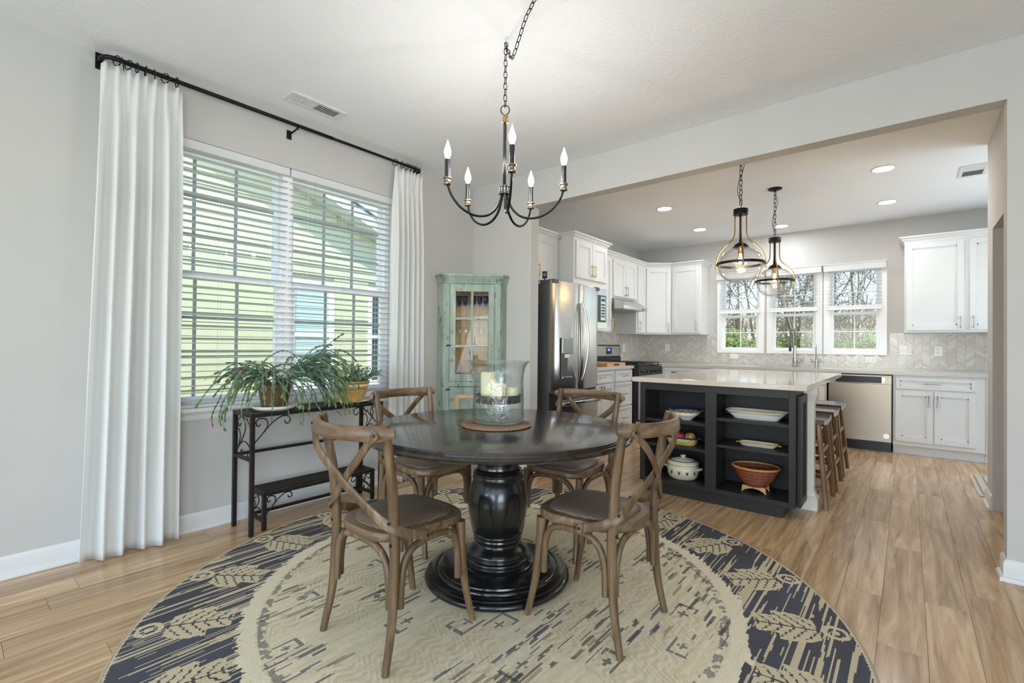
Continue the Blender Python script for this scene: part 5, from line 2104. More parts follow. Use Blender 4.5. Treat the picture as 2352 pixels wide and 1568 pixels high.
# coiled basket
M['basket'] = mat('red_basket', lin(128, 62, 38), 0.6, var=0.35, vscale=40)
M['basket2'] = mat('tan_coil', lin(190, 142, 86), 0.6, var=0.2, vscale=60)
bk = thing('woven_basket', 'reddish coiled basket on a pale wooden foot on the bottom shelf', 'basket', (-0.855, 3.83, 0.1165))
nb = 15
for i in range(nb):
    f = i / (nb - 1)
    rr_ = 0.072 + 0.082 * f ** 0.75
    z_ = 0.1165 + 0.052 + 0.118 * f
    m = MB()
    m.tube([(-0.855 + rr_ * math.cos(2 * PI * j / 48), 3.83 + rr_ * 0.88 * math.sin(2 * PI * j / 48), z_ + 0.0015 * math.sin(j * 2.1 + i)) for j in range(48)], 0.0058, 6, closed=True)
    m.obj('coil', 'basket' if (i % 3) else mat('coil_tone', lin(150, 84, 50), 0.6, var=0.3, vscale=50), bk, smooth=True)
m = MB()
m.tube([(-0.855 + 0.156 * math.cos(2 * PI * j / 96), 3.83 + 0.138 * math.sin(2 * PI * j / 96), 0.294 + 0.0012 * (j % 2)) for j in range(96)], 0.0085, 6, closed=True)
m.obj('rim', 'basket2', bk, smooth=True)
m = MB()
m.lathe([(0, 0.158), (0.075, 0.160), (0.078, 0.166), (0, 0.166)], (-0.855, 3.83, 0), 32)
m.obj('basket_floor', 'basket', bk)
for s in (-1, 1):
    fk = Matrix(((1, 0, 0, -0.855), (0, 0, 1, 3.83 + s * 0.055), (0, 1, 0, 0.1168), (0, 0, 0, 1)))
    m = MB(fk)
    m.prism([(-0.082, 0.0), (-0.074, 0.0), (-0.06, 0.014), (-0.03, 0.026), (0, 0.030), (0.03, 0.026), (0.06, 0.014), (0.074, 0.0), (0.082, 0.0), (0.076, 0.045), (-0.076, 0.045)], -0.004, 0.004)
    m.obj('foot', 'butcher', bk)

# ------------------------------------------------------------------ pendants
M['filament'] = mat('filament', (1, 0.7, 0.35, 1), 0.4, emit=(1, 0.62, 0.25, 1), estr=700)
M['globe'] = glass_mat('globe_glass', (0.955, 0.955, 0.95, 1), 0.01, 2.4, 0.2)
M['agedbrass'] = mat('aged_brass', lin(150, 122, 78), 0.3, 0.95)


def pendant(label, x_, y_, canopy_seen):
    t = thing('pendant_light', label, 'pendant light', (x_, y_, ZC), group='globe pendants over the island')
    m = MB()
    m.lathe([(0, ZC - 0.001), (0.062, ZC - 0.001), (0.064, ZC - 0.008), (0.058, ZC - 0.014), (0.012, ZC - 0.022), (0.008, ZC - 0.034), (0, ZC - 0.034)], (x_, y_, 0), 28)
    m.obj('canopy', 'black', t, auto=40)
    chain(t, [(x_, y_, ZC - 0.048), (x_, y_, 2.30)], 0.022, 0.0115, 0.0026)
    m = MB()
    cp = [(x_, y_, ZC - 0.03)] + [(x_ + 0.024 * math.sin(i * 1.25), y_ + 0.02 * math.cos(i * 1.25), ZC - 0.05 - i * 0.078) for i in range(6)] + [(x_, y_, 2.255)]
    m.tube(smoothpath(cp, 5), 0.0024, 6)
    m.obj('cord', 'black', t, smooth=True)
    m = MB()
    m.lathe([(0, 2.262), (0.010, 2.262), (0.012, 2.256), (0.054, 2.254), (0.056, 2.250), (0.056, 2.212), (0.050, 2.210), (0, 2.214)], (x_, y_, 0), 32)
    m.obj('top_cap', 'black', t, auto=40)
    for k in range(4):
        a = math.radians(20 + 90 * k)
        m = MB()
        m.tube(smoothpath([(x_ + r_ * math.cos(a), y_ + r_ * math.sin(a), z_) for r_, z_ in ((0.042, 2.214), (0.042, 2.10), (0.047, 2.045), (0.070, 2.005), (0.115, 1.965), (0.155, 1.915), (0.174, 1.86), (0.178, 1.822), (0.178, 1.795))], 4), 0.0048, 8)
        rd_ = m.obj('cage_rod', 'agedbrass', t, smooth=True)
        m = MB()
        m.lathe([(0, 1.786), (0.006, 1.788), (0.0085, 1.793), (0.006, 1.799), (0, 1.80)], (x_ + 0.178 * math.cos(a), y_ + 0.178 * math.sin(a), 0), 10)
        m.obj('finial', 'brass', rd_, smooth=True)
    m = MB()
    m.lathe([(0.172, 1.812), (0.176, 1.812), (0.176, 1.832), (0.172, 1.832)], (x_, y_, 0), 56, closed=True)
    m.obj('equator_band', 'black', t, auto=40)
    m = MB()
    m.cyl((x_, y_, 1.985), (x_, y_, 2.215), 0.009, n=12)
    m.obj('stem', 'black', t, smooth=True)
    m = MB()
    m.lathe([(0, 1.992), (0.020, 1.99), (0.045, 1.975), (0.060, 1.955), (0.062, 1.950), (0.058, 1.950), (0.04, 1.968), (0, 1.978)], (x_, y_, 0), 28)
    m.obj('glass_holder', 'black', t, smooth=True)
    m = MB()
    pr_ = []
    for i in range(25):
        th = math.radians(22 + (180 - 22) * i / 24)
        pr_.append((0.166 * math.sin(th), 1.812 + 0.145 * math.cos(th)))
    pr_[-1] = (0, pr_[-1][1])
    m.lathe(pr_, (x_, y_, 0), 48)
    m.obj('glass_globe', 'globe', t, smooth=True)
    m = MB()
    m.lathe([(0, 1.975), (0.019, 1.975), (0.019, 1.905), (0.016, 1.90), (0, 1.90)], (x_, y_, 0), 18)
    m.obj('socket', 'brass', t, auto=40)
    m = MB()
    m.lathe([(0, 1.901), (0.012, 1.90), (0.016, 1.885), (0.022, 1.862), (0.022, 1.845), (0.016, 1.826), (0.006, 1.815), (0, 1.814)], (x_, y_, 0), 18)
    bb = m.obj('bulb_glass', 'glass', t, smooth=True)
    m = MB()
    for k in range(4):
        a = 2 * PI * k / 4
        m.tube([(x_ + 0.004 * math.cos(a), y_ + 0.004 * math.sin(a), 1.897), (x_ + 0.010 * math.cos(a), y_ + 0.010 * math.sin(a), 1.862), (x_ + 0.006 * math.cos(a), y_ + 0.006 * math.sin(a), 1.832)], 0.0018, 5)
    m.obj('filament', 'filament', bb)


pendant('glass globe pendant nearer the dining table over the island', -1.02, 4.045, False)
pendant('glass globe pendant nearer the kitchen windows over the island', -1.02, 5.30, True)

# ------------------------------------------------------------------ recessed lights
M['can'] = mat('can_light', (1, 1, 1, 1), 0.5, emit=(0.96, 0.98, 1.0, 1), estr=95)
for (x_, y_, lb) in ((-2.15, 5.30, 'round recessed ceiling light above the microwave wall'), (-2.16, 6.53, 'round recessed ceiling light near the kitchen corner cabinets'),
                     (-1.268, 6.98, 'round recessed ceiling light above the sink window'), (-0.17, 5.29, 'largest round recessed ceiling light near the header beam'),
                     (-0.175, 6.52, 'round recessed ceiling light in front of the last window')):
    t = thing('recessed_light', lb, 'ceiling light', (x_, y_, ZC), group='recessed kitchen lights')
    m = MB()
    m.lathe([(0.072, ZC), (0.092, ZC), (0.090, ZC - 0.005), (0.076, ZC - 0.006)], (x_, y_, 0), 40, closed=True)
    m.obj('trim_ring', 'trim', t, smooth=True)
    m = MB()
    m.lathe([(0, ZC - 0.003), (0.074, ZC - 0.003), (0.074, ZC - 0.0005), (0, ZC - 0.0005)], (x_, y_, 0), 40)
    m.obj('diffuser', 'can', t)

# ------------------------------------------------------------------ floor mat past the wall end
M['matgrey'] = mat('mat_grey', lin(196, 186, 172), 0.9, bmp=0.2, bscale=200)
M['matdark'] = mat('mat_stripe', lin(150, 138, 124), 0.9)
fm = thing('floor_mat', 'grey striped floor mat on the kitchen floor past the wall end', 'mat', (0.75, 5.72, 0))
m = MB()
m.box(0.435, 1.15, 5.30, 6.13, 0.0005, 0.007, 0.002)
m.obj('mat_body', 'matgrey', fm)
for k in range(12):
    m = MB()
    xx = 0.46 + k * 0.056
    m.box(xx, xx + 0.014, 5.33, 6.10, 0.007, 0.0085)
    m.obj('stripe', 'matdark', fm)
# ------------------------------------------------------------------ green corner cabinet
_m = bpy.data.materials.new('chippy_green')
nt, N, L, B = nodes(_m)
_v = coords(nt, 'Object', (1, 1, 1))
_base = ramp(nt, noise(nt, coords(nt, 'Object', (1, 1, 0.16)), 11, 5, 0.65), [(0.30, lin(112, 128, 112)), (0.46, lin(146, 162, 148)), (0.60, lin(160, 176, 168)), (0.74, lin(194, 196, 180))])
_wear = ramp(nt, noise(nt, coords(nt, 'Object', (1.5, 1.5, 0.5)), 20, 6, 0.75), [(0.37, (1, 1, 1, 1)), (0.41, (0, 0, 0, 1))])
_mx = N.new('ShaderNodeMix')
_mx.data_type = 'RGBA'
_mx.inputs[7].default_value = lin(96, 92, 74)
L.new(_wear, _mx.inputs[0])
L.new(_base, _mx.inputs[6])
L.new(_mx.outputs[2], B.inputs['Base Color'])
B.inputs['Roughness'].default_value = 0.5
bump(nt, noise(nt, coords(nt, 'Object', (1.5, 1.5, 0.5)), 20, 6, 0.75), 0.25, 0.004, B)
M['chippy'] = _m
M['darkwood'] = mat('dark_gap', lin(52, 40, 30), 0.8)
M['pine'] = wood_mat('pine_lining', lin(196, 160, 112), lin(222, 190, 142), lin(234, 208, 166), 0.6, 0.7, 'z', 0.0)
M['cobalt'] = glass_mat('cobalt_glass', (0.10, 0.13, 0.55, 1), 0.02)
M['greenglass'] = glass_mat('green_glass', (0.10, 0.30, 0.10, 1), 0.02)
CL, CR = Vector((-3.318, 2.991)), Vector((-2.942, 3.367))
cw = (CR - CL).length
cu = (CR - CL).normalized()
fcab = frame((CL.x, CL.y, 0), (cu.x, cu.y, 0), (cu.y, -cu.x, 0))
hc = thing('china_cabinet', 'distressed green corner cabinet with glass door beside the curtain', 'cabinet', (-3.13, 3.2, 0))
xa, yb_ = XW + 0.016, YD - 0.016
ZB, ZTOP = 0.0, 1.765
# carcass: side returns, wall backs, shelves
m = MB()
m.prism([(CL.x, CL.y), (CL.x + 0.012, CL.y + 0.014), (xa, CL.y + 0.014), (xa, CL.y)], ZB, ZTOP)
m.obj('side_return', 'chippy', hc)
m = MB()
m.prism([(CR.x, CR.y), (CR.x, yb_), (CR.x - 0.014, yb_), (CR.x - 0.014, CR.y - 0.012)], ZB, ZTOP)
m.obj('side_return', 'chippy', hc)
m = MB()
m.box(xa, xa + 0.008, CL.y + 0.014, yb_, ZB, ZTOP)
m.box(xa + 0.008, CR.x - 0.014, yb_ - 0.008, yb_, ZB, ZTOP)
m.obj('back_boards', 'pine', hc)
inner = [(CL.x + 0.014, CL.y + 0.038), (CR.x - 0.038, CR.y - 0.014), (CR.x - 0.016, yb_ - 0.009), (xa + 0.009, yb_ - 0.009), (xa + 0.009, CL.y + 0.016)]
for z in (0.10, 0.775, 1.148, 1.405):
    m = MB()
    m.prism(inner, z, z + 0.014)
    m.obj('shelf', 'pine', hc)
m = MB()
m.prism([(CL.x, CL.y), (CR.x, CR.y), (CR.x, yb_), (xa, yb_), (xa, CL.y)], ZTOP, ZTOP + 0.012)
m.obj('cabinet_top', 'chippy', hc)
# face frame
m = MB(fcab)
DU0, DU1 = 0.117 * cw, 0.897 * cw
m.box(0, DU0 - 0.0025, -0.022, 0, 0, ZTOP, 0.001)
m.box(DU1 + 0.0025, cw, -0.022, 0, 0, ZTOP, 0.001)
m.box(DU0 - 0.0025, DU1 + 0.0025, -0.022, 0, 1.733, ZTOP, 0.001)
m.box(DU0 - 0.0025, DU1 + 0.0025, -0.022, 0, 0.776, 0.8215, 0.001)
m.box(DU0 - 0.0025, DU1 + 0.0025, -0.022, 0, 0, 0.10, 0.001)
m.obj('face_frame', 'chippy', hc)
m = MB(fcab)
m.box(DU0 - 0.003, DU1 + 0.003, -0.0235, -0.0225, 0.10, 1.735)
# dark rebate behind the door gaps, four thin strips only
m.bm.free()
for (a, b, c, d) in ((DU0 - 0.006, DU0 + 0.006, 0.1, 1.735), (DU1 - 0.006, DU1 + 0.006, 0.1, 1.735), (DU0, DU1, 1.725, 1.737), (DU0, DU1, 0.768, 0.83)):
    m = MB(fcab)
    m.box(a, b, -0.0245, -0.0228, c, d)
    m.obj('door_stop', 'darkwood', hc)
# upper glazed door
GU0, GU1, GZ0, GZ1 = 0.218 * cw, 0.791 * cw, 0.893, 1.66
m = MB(fcab)
m.box(DU0, GU0, -0.02, 0.004, 0.824, 1.7305, 0.0015)
m.box(GU1, DU1, -0.02, 0.004, 0.824, 1.7305, 0.0015)
m.box(GU0, GU1, -0.02, 0.004, 0.824, GZ0, 0.0015)
m.box(GU0, GU1, -0.02, 0.004, GZ1, 1.7305, 0.0015)
ud = m.obj('glazed_door', 'chippy', hc)
um = (GU0 + GU1) / 2
m = MB(fcab)
m.box(um - 0.010, um + 0.010, -0.016, 0.002, GZ0, GZ1)
m.obj('muntin', 'chippy', ud)
for z in (1.148, 1.405):
    m = MB(fcab)
    m.box(GU0, GU1, -0.0155, 0.0015, z - 0.008, z + 0.008)
    m.obj('muntin', 'chippy', ud)
zs = (GZ0, 1.148, 1.405, GZ1)
for k in range(3):
    for (a, b) in ((GU0, um), (um, GU1)):
        m = MB(fcab)
        m.box(a + 0.003, b - 0.003, -0.010, -0.008, zs[k] + 0.003, zs[k + 1] - 0.003)
        m.obj('pane', 'cabpane', ud)
# lower panelled door
m = MB(fcab)
m.box(DU0, GU0, -0.02, 0.003, 0.105, 0.771, 0.0015)
m.box(GU1, DU1, -0.02, 0.003, 0.105, 0.771, 0.0015)
m.box(GU0, GU1, -0.02, 0.003, 0.105, 0.18, 0.0015)
m.box(GU0, GU1, -0.02, 0.003, 0.70, 0.771, 0.0015)
lo = m.obj('panel_door', 'chippy', hc)
m = MB(fcab)
t_ = 0.032
m.box(GU0, GU0 + t_, -0.018, -0.002, 0.18, 0.70)
m.box(GU1 - t_, GU1, -0.018, -0.002, 0.18, 0.70)
m.box(GU0 + t_, GU1 - t_, -0.018, -0.002, 0.18, 0.18 + t_)
m.box(GU0 + t_, GU1 - t_, -0.018, -0.002, 0.70 - t_, 0.70)
m.obj('bare_panel_molding', 'pine', lo)
m = MB(fcab)
m.box(GU0 + t_, GU1 - t_, -0.018, -0.006, 0.18 + t_, 0.70 - t_)
m.obj('door_panel', 'chippy', lo)
for (z, par) in ((1.022, ud), (0.66, lo)):
    m = MB(fcab @ Matrix.Translation((DU0 + 0.022, 0.004, z)) @ Matrix.Rotation(-PI / 2, 4, 'X'))
    m.lathe([(0, 0), (0.007, 0), (0.006, 0.008), (0.012, 0.014), (0.013, 0.020), (0.009, 0.026), (0, 0.028)], (0, 0, 0), 20)
    m.obj('knob', 'basket2', par, smooth=True)
for z in (1.153, 0.745):
    m = MB(fcab)
    m.tube(smoothpath([(DU0 - 0.03, 0.012, z - 0.004), (DU0 - 0.012, 0.012, z + 0.008), (DU0 + 0.012, 0.012, z)], 4), 0.005, 8)
    m.cyl((DU0 - 0.013, 0.0, z + 0.004), (DU0 - 0.013, 0.018, z + 0.004), 0.004, n=8)
    m.obj('turn_latch', 'iron', hc, smooth=True)
for z in (1.63, 0.95, 0.66, 0.22):
    m = MB(fcab)
    m.box(DU1 - 0.002, DU1 + 0.006, 0.002, 0.006, z - 0.025, z + 0.025)
    m.obj('hinge', 'iron', hc)
m = MB()
m.molding([(xa, CL.y), (CL.x, CL.y), (CR.x, CR.y), (CR.x, yb_)], [(0, 1.735), (0.006, 1.735), (0.012, 1.755), (0.03, 1.79), (0.034, 1.80), (0.040, 1.802), (0.040, 1.818), (0, 1.818)])
m.obj('cornice', 'chippy', hc)


def stemware(label, kind, p, z, cat='glass', upside=False):
    t = thing('wine_glass', label, cat, (p[0], p[1], z), group='glassware in the green corner cabinet')
    if kind == 'flute':     # hung upside down, cobalt bowl
        m = MB()
        m.lathe([(0.0265, z), (0.0275, z), (0.025, z - 0.035), (0.014, z - 0.085), (0.004, z - 0.10), (0.0, z - 0.102)], (p[0], p[1], 0), 20)
        m.obj('bowl', 'cobalt', t, smooth=True)
        m = MB()
        m.lathe([(0, z - 0.100), (0.004, z - 0.10), (0.003, z - 0.15), (0.004, z - 0.185), (0.026, z - 0.196), (0.027, z - 0.199), (0, z - 0.199)], (p[0], p[1], 0), 20)
        m.obj('stem', 'glass', t, smooth=True)
    else:
        st = 'greenglass' if kind == 'green' else 'glass'
        m = MB()
        m.lathe([(0, z), (0.028, z), (0.027, z + 0.003), (0.008, z + 0.012), (0.004, z + 0.03), (0.004, z + 0.062), (0.008, z + 0.072), (0, z + 0.074)], (p[0], p[1], 0), 20)
        m.obj('stem', st, t, smooth=True)
        m = MB()
        m.lathe([(0, z + 0.072), (0.012, z + 0.075), (0.028, z + 0.092), (0.034, z + 0.118), (0.032, z + 0.15), (0.029, z + 0.168), (0.0285, z + 0.168), (0.0315, z + 0.15), (0.0335, z + 0.118)], (p[0], p[1], 0), 20)
        m.obj('bowl', 'glass', t, smooth=True)


def cpos(u, d):
    q = fcab @ Vector((u, -d, 0))
    return (q.x, q.y)


for i, u in enumerate((0.148, 0.205, 0.283, 0.341, 0.399)):
    stemware('cobalt blue flute on the cabinet top shelf, %s from the hinge side' % ORD[4 - i], 'flute', cpos(u, 0.09), 1.628)
for i, (u, d, k) in enumerate(((0.155, 0.13, 'clear'), (0.215, 0.09, 'green'), (0.295, 0.09, 'green'), (0.36, 0.13, 'clear'))):
    stemware(('clear wine glass behind the latch side pane of the green cabinet', 'green-stemmed goblet nearer the cabinet latch', 'green-stemmed goblet nearer the cabinet hinges', 'clear wine glass behind the hinge side pane of the green cabinet')[i], k, cpos(u, d), 1.1625)
pz = thing('triangular_plaque', 'small triangular painted plaque on the lower glass shelf', 'plaque', (*cpos(0.20, 0.10), 0.79))
m = MB(fcab @ Matrix.Translation((0, -0.10, 0.79)) @ Matrix.Rotation(PI / 2, 4, 'X'))
m.prism([(0.13, 0.0), (0.27, 0.0), (0.155, 0.22)], -0.006, 0.006)
m.obj('board', 'greenglass', pz)
pz.children[0].data.materials[0] = mat('plaque_paint', lin(70, 88, 70), 0.6, alt=lin(140, 92, 66), vscale=16)

# ------------------------------------------------------------------ iron plant stands
def spiral(c, u, w, r0, r1, a0, a1, n=18):
    """spiral points about c in plane (u, w)"""
    out = []
    for i in range(n):
        f = i / (n - 1)
        a = a0 + (a1 - a0) * f
        r_ = r0 + (r1 - r0) * f
        out.append(Vector(c) + Vector(u) * (r_ * math.cos(a)) + Vector(w) * (r_ * math.sin(a)))
    return out


def bench_stand(name, label, x0, x1, y0, y1, H, lt, nsl, rail_z, front_scroll):
    t = thing(name, label, 'plant stand', ((x0 + x1) / 2, (y0 + y1) / 2, 0), group='nested iron plant stands')
    for xx in (x0, x1 - lt):
        for yy in (y0, y1 - lt):
            m = MB()
            m.box(xx, xx + lt, yy, yy + lt, 0.0, H - 0.024, 0.0015)
            m.obj('leg', 'iron', t)
    m = MB()
    b = 0.022
    m.box(x0, x1, y0, y0 + b, H - 0.024, H, 0.002)
    m.box(x0, x1, y1 - b, y1, H - 0.024, H, 0.002)
    m.box(x0, x0 + b, y0 + b, y1 - b, H - 0.024, H, 0.002)
    m.box(x1 - b, x1, y0 + b, y1 - b, H - 0.024, H, 0.002)
    m.obj('top_frame', 'iron', t)
    for k in range(nsl):
        xx = x0 + b + (x1 - x0 - 2 * b) * (k + 1) / (nsl + 1)
        m = MB()
        m.box(xx - 0.0075, xx + 0.0075, y0 + b, y1 - b, H - 0.010, H - 0.001)
        m.obj('slat', 'iron', t)
    m = MB()
    m.box(x0 + 0.002, x0 + lt - 0.002, y0 + lt, y1 - lt, rail_z, rail_z + 0.018)
    m.obj('back_rail', 'iron', t)
    for yy in (y0, y1 - lt):
        m = MB()
        m.box(x0 + lt, x1 - lt, yy + 0.002, yy + lt - 0.002, rail_z, rail_z + 0.018)
        m.obj('end_rail', 'iron', t)
        # scrolls in the end frame
        yc = yy + lt / 2
        zt, zb = H - 0.026, rail_z + 0.018
        h_ = zt - zb
        w_ = x1 - x0 - 2 * lt
        xl, xr = x0 + lt, x1 - lt
        U_, W_ = (1, 0, 0), (0, 0, 1)
        k = min(w_, h_ * 0.7)
        m = MB()
        m.tube(smoothpath([(xl, yc, zb + 0.10 * h_), (xl + 0.35 * w_, yc, zb + 0.35 * h_), (xl + 0.62 * w_, yc, zb + 0.70 * h_), (xl + 0.45 * w_, yc, zt - 0.004), (xl + 0.12 * w_, yc, zt - 0.14 * h_), (xl + 0.22 * w_, yc, zt - 0.28 * h_), (xl + 0.34 * w_, yc, zt - 0.20 * h_)], 6), 0.0035, 6)
        m.obj('scroll', 'iron', t, smooth=True)
        m = MB()
        m.tube(smoothpath([(xl, yc, zb + 0.04 * h_), (xl + 0.22 * w_, yc, zb + 0.28 * h_), (xl + 0.30 * w_, yc, zb + 0.52 * h_), (xl + 0.16 * w_, yc, zb + 0.66 * h_), (xl + 0.05 * w_, yc, zb + 0.58 * h_)], 6), 0.003, 6)
        m.obj('scroll', 'iron', t, smooth=True)
        m = MB()
        m.tube(smoothpath([(xl + 0.02 * w_, yc, zb + 0.06 * h_), (xl + 0.45 * w_, yc, zb + 0.36 * h_), (xl + 0.85 * w_, yc, zb + 0.30 * h_), (xr, yc, zb + 0.10 * h_), (xl + 0.80 * w_, yc, zb + 0.02 * h_), (xl + 0.72 * w_, yc, zb + 0.14 * h_)], 6), 0.0035, 6)
        m.obj('scroll', 'iron', t, smooth=True)
        m = MB()
        m.tube(spiral((xl + 0.42 * w_, yc, zb + 0.09 * h_), U_, W_, 0.11 * k, 0.03 * k, PI, -1.2 * PI), 0.003, 6)
        m.obj('scroll', 'iron', t, smooth=True)
    # bracket scrolls under the front edge
    xf = x1 - lt / 2
    s = front_scroll
    for (ya, sg) in ((y0 + lt, 1), (y1 - lt, -1)):
        def P(a, z):
            return (xf, ya + sg * a * s, H - 0.024 + z * s)
        m = MB()
        m.tube(smoothpath([P(0, -0.155), P(0.05, -0.10), P(0.10, -0.045), P(0.16, -0.008), P(0.205, -0.012), P(0.215, -0.045), P(0.19, -0.055), P(0.18, -0.035)], 6), 0.004, 6)
        m.obj('bracket_scroll', 'iron', t, smooth=True)
        m = MB()
        m.tube(smoothpath([P(0.05, -0.10), P(0.075, -0.06), P(0.07, -0.02), P(0.03, -0.008), P(0.008, -0.03), P(0.02, -0.055), P(0.035, -0.045)], 6), 0.004, 6)
        m.obj('bracket_scroll', 'iron', t, smooth=True)
    return t


bench_stand('plant_stand', 'tall dark iron slatted plant stand under the dining window', -3.30, -3.018, 1.203, 2.135, 0.735, 0.024, 7, 0.445, 1.0)
bench_stand('plant_stand', 'low dark iron slatted stand nested beneath the tall one', -3.275, -3.06, 1.295, 2.095, 0.235, 0.024, 5, 0.05, 0.75)

# ------------------------------------------------------------------ potted plants
SZ = 0.735
PCX, PCY = -3.15, 1.395
M['potglaze'] = mat('brown_stoneware', lin(112, 84, 58), 0.35, alt=lin(78, 66, 54), vscale=14)
M['saucer'] = mat('cream_saucer', lin(226, 222, 212), 0.3)
sc = thing('plant_saucer', 'cream ceramic saucer under the brown flower pot', 'saucer', (PCX, PCY, SZ))
m = MB()
m.lathe([(0, SZ + 0.0005), (0.105, SZ + 0.0005), (0.125, SZ + 0.012), (0.133, SZ + 0.026), (0.128, SZ + 0.027), (0.118, SZ + 0.014), (0, SZ + 0.010)], (PCX, PCY, 0), 40)
m.obj('dish', 'saucer', sc, smooth=True)
m = MB()
m.lathe([(0.1325, SZ + 0.0262), (0.1345, SZ + 0.0275), (0.1325, SZ + 0.029), (0.1285, SZ + 0.0275)], (PCX, PCY, 0), 40, closed=True)
m.obj('glazed_rim', 'ceramic', sc, smooth=True)
cac = thing('christmas_cactus', 'sprawling christmas cactus in a brown stoneware pot on the tall stand', 'plant', (PCX, PCY, SZ + 0.01))
z0 = SZ + 0.0105
m = MB()
m.lathe([(0, z0), (0.072, z0), (0.076, z0 + 0.006), (0.092, z0 + 0.10), (0.097, z0 + 0.125), (0.104, z0 + 0.128), (0.107, z0 + 0.155), (0.099, z0 + 0.158), (0.092, z0 + 0.13), (0, z0 + 0.125)], (PCX, PCY, 0), 40)
m.obj('pot', 'potglaze', cac, auto=50)
m = MB()
m.lathe([(0, z0 + 0.132), (0.093, z0 + 0.132), (0, z0 + 0.142)], (PCX, PCY, 0), 24)
m.obj('soil', 'soil', cac)
M['cactus'] = mat('cactus_green', lin(72, 94, 74), 0.42, alt=lin(118, 140, 116), vscale=9)
M['cactus_tip'] = mat('cactus_tip', lin(110, 128, 62), 0.45, alt=lin(86, 108, 62), vscale=12)
M['bark'] = mat('cactus_bark', lin(116, 76, 50), 0.8, var=0.3, vscale=50)
M['bud'] = mat('cactus_bud', lin(176, 40, 104), 0.5)


def leafseg(m, p, d, nrm, ln, w):
    """one flat jointed stem segment: thin six-sided lens"""
    d = d.normalized()
    s = d.cross(nrm)
    if s.length < 1e-5:
        s = d.orthogonal()
    s.normalize()
    q = s.cross(d).normalized() * 0.0012
    pts = [(0, 0.25), (0.30, 0.85), (0.62, 1.0), (0.88, 0.75), (1.0, 0.3)]
    top = [m.v(p + d * (ln * f) + s * (w * 0.5 * g)) for f, g in pts] + [m.v(p + d * (ln * f) - s * (w * 0.5 * g)) for f, g in reversed(pts)]
    c1 = m.v(p + d * (ln * 0.5) + q * 1.5)
    c2 = m.v(p + d * (ln * 0.5) - q * 1.5)
    k = len(top)
    for i in range(k):
        m.face([top[i], top[(i + 1) % k], c1])
        m.face([top[(i + 1) % k], top[i], c2])


rnd = random.Random(11)
mg, mt_ = MB(), MB()
src0 = Vector((PCX, PCY, z0 + 0.14))
woody = [(Vector((PCX + 0.03, PCY + 0.19, z0 + 0.215)), 'R'), (Vector((PCX - 0.0, PCY - 0.08, z0 + 0.19)), 'L'), (Vector((PCX, PCY + 0.05, z0 + 0.17)), 'C')]
buds = []
for k in range(190):
    q = rnd.random()
    if q < 0.55:
        o = woody[0][0].lerp(src0, rnd.random() * 0.5)
        az = rnd.gauss(PI / 2, 0.95)
    elif q < 0.86:
        o = woody[1][0].lerp(src0, rnd.random() * 0.6)
        az = rnd.gauss(-PI / 2, 0.85)
    else:
        o = woody[2][0].lerp(src0, rnd.random() * 0.6)
        az = rnd.uniform(-PI, PI)
    if math.cos(az) < -0.25:
        az = PI - az
    el = rnd.uniform(0.3, 1.2)
    d = Vector((math.cos(az) * math.cos(el) * 0.75, math.sin(az) * math.cos(el), math.sin(el)))
    nseg = rnd.randint(7, 16)
    p = o.copy()
    g = rnd.uniform(0.15, 0.30)
    ln = rnd.uniform(0.027, 0.038)
    for i in range(nseg):
        w = ln * rnd.uniform(0.32, 0.46) * (0.55 if i < 2 else 1.0)
        nn = Vector((rnd.gauss(0.7, 0.5), rnd.gauss(0, 0.5), rnd.gauss(0.3, 0.5)))
        if p.x < -3.36 and d.x < 0:
            d.x = abs(d.x)
        tgt = mt_ if (i > nseg - 4 and d.z < -0.5 and rnd.random() < 0.75) else mg
        leafseg(tgt, p, d, nn, ln, w)
        p = p + d.normalized() * (ln * 0.96)
        d = d + Vector((rnd.gauss(0, 0.09), rnd.gauss(0, 0.09), -g + rnd.gauss(0, 0.05)))
        d.normalize()
        if p.z < SZ + 0.02 and p.x < -3.01 and d.z < 0:
            d.x += 0.6
            d.normalize()
        if p.z < 0.61:
            break
    if az < -0.6 and az > -2.4 and len(buds) < 2 and d.z < -0.4:
        buds.append((p, d))
o = mg.obj('stem_segments', 'cactus', cac)
o['kind'] = 'stuff'
o['label'] = 'arching flat jointed green stems'
o = mt_.obj('hanging_tips', 'cactus_tip', cac)
o['kind'] = 'stuff'
o['label'] = 'yellow-green hanging stem tips'
for (wp, _k) in woody:
    m = MB()
    m.tube(smoothpath([src0 - Vector((0, 0, 0.02)), src0.lerp(wp, 0.5) + Vector((0, 0, 0.008)), wp], 4), 0.008, 7, rs=[0.010 - 0.0006 * i for i in range(9)])
    m.obj('woody_stem', 'bark', cac, smooth=True)
for (p, d) in buds:
    m = MB()
    pts = [p, p + d * 0.015, p + d * 0.035]
    m.tube(pts, 0.005, 7, rs=[0.003, 0.006, 0.001])
    m.obj('flower_bud', 'bud', cac, smooth=True)

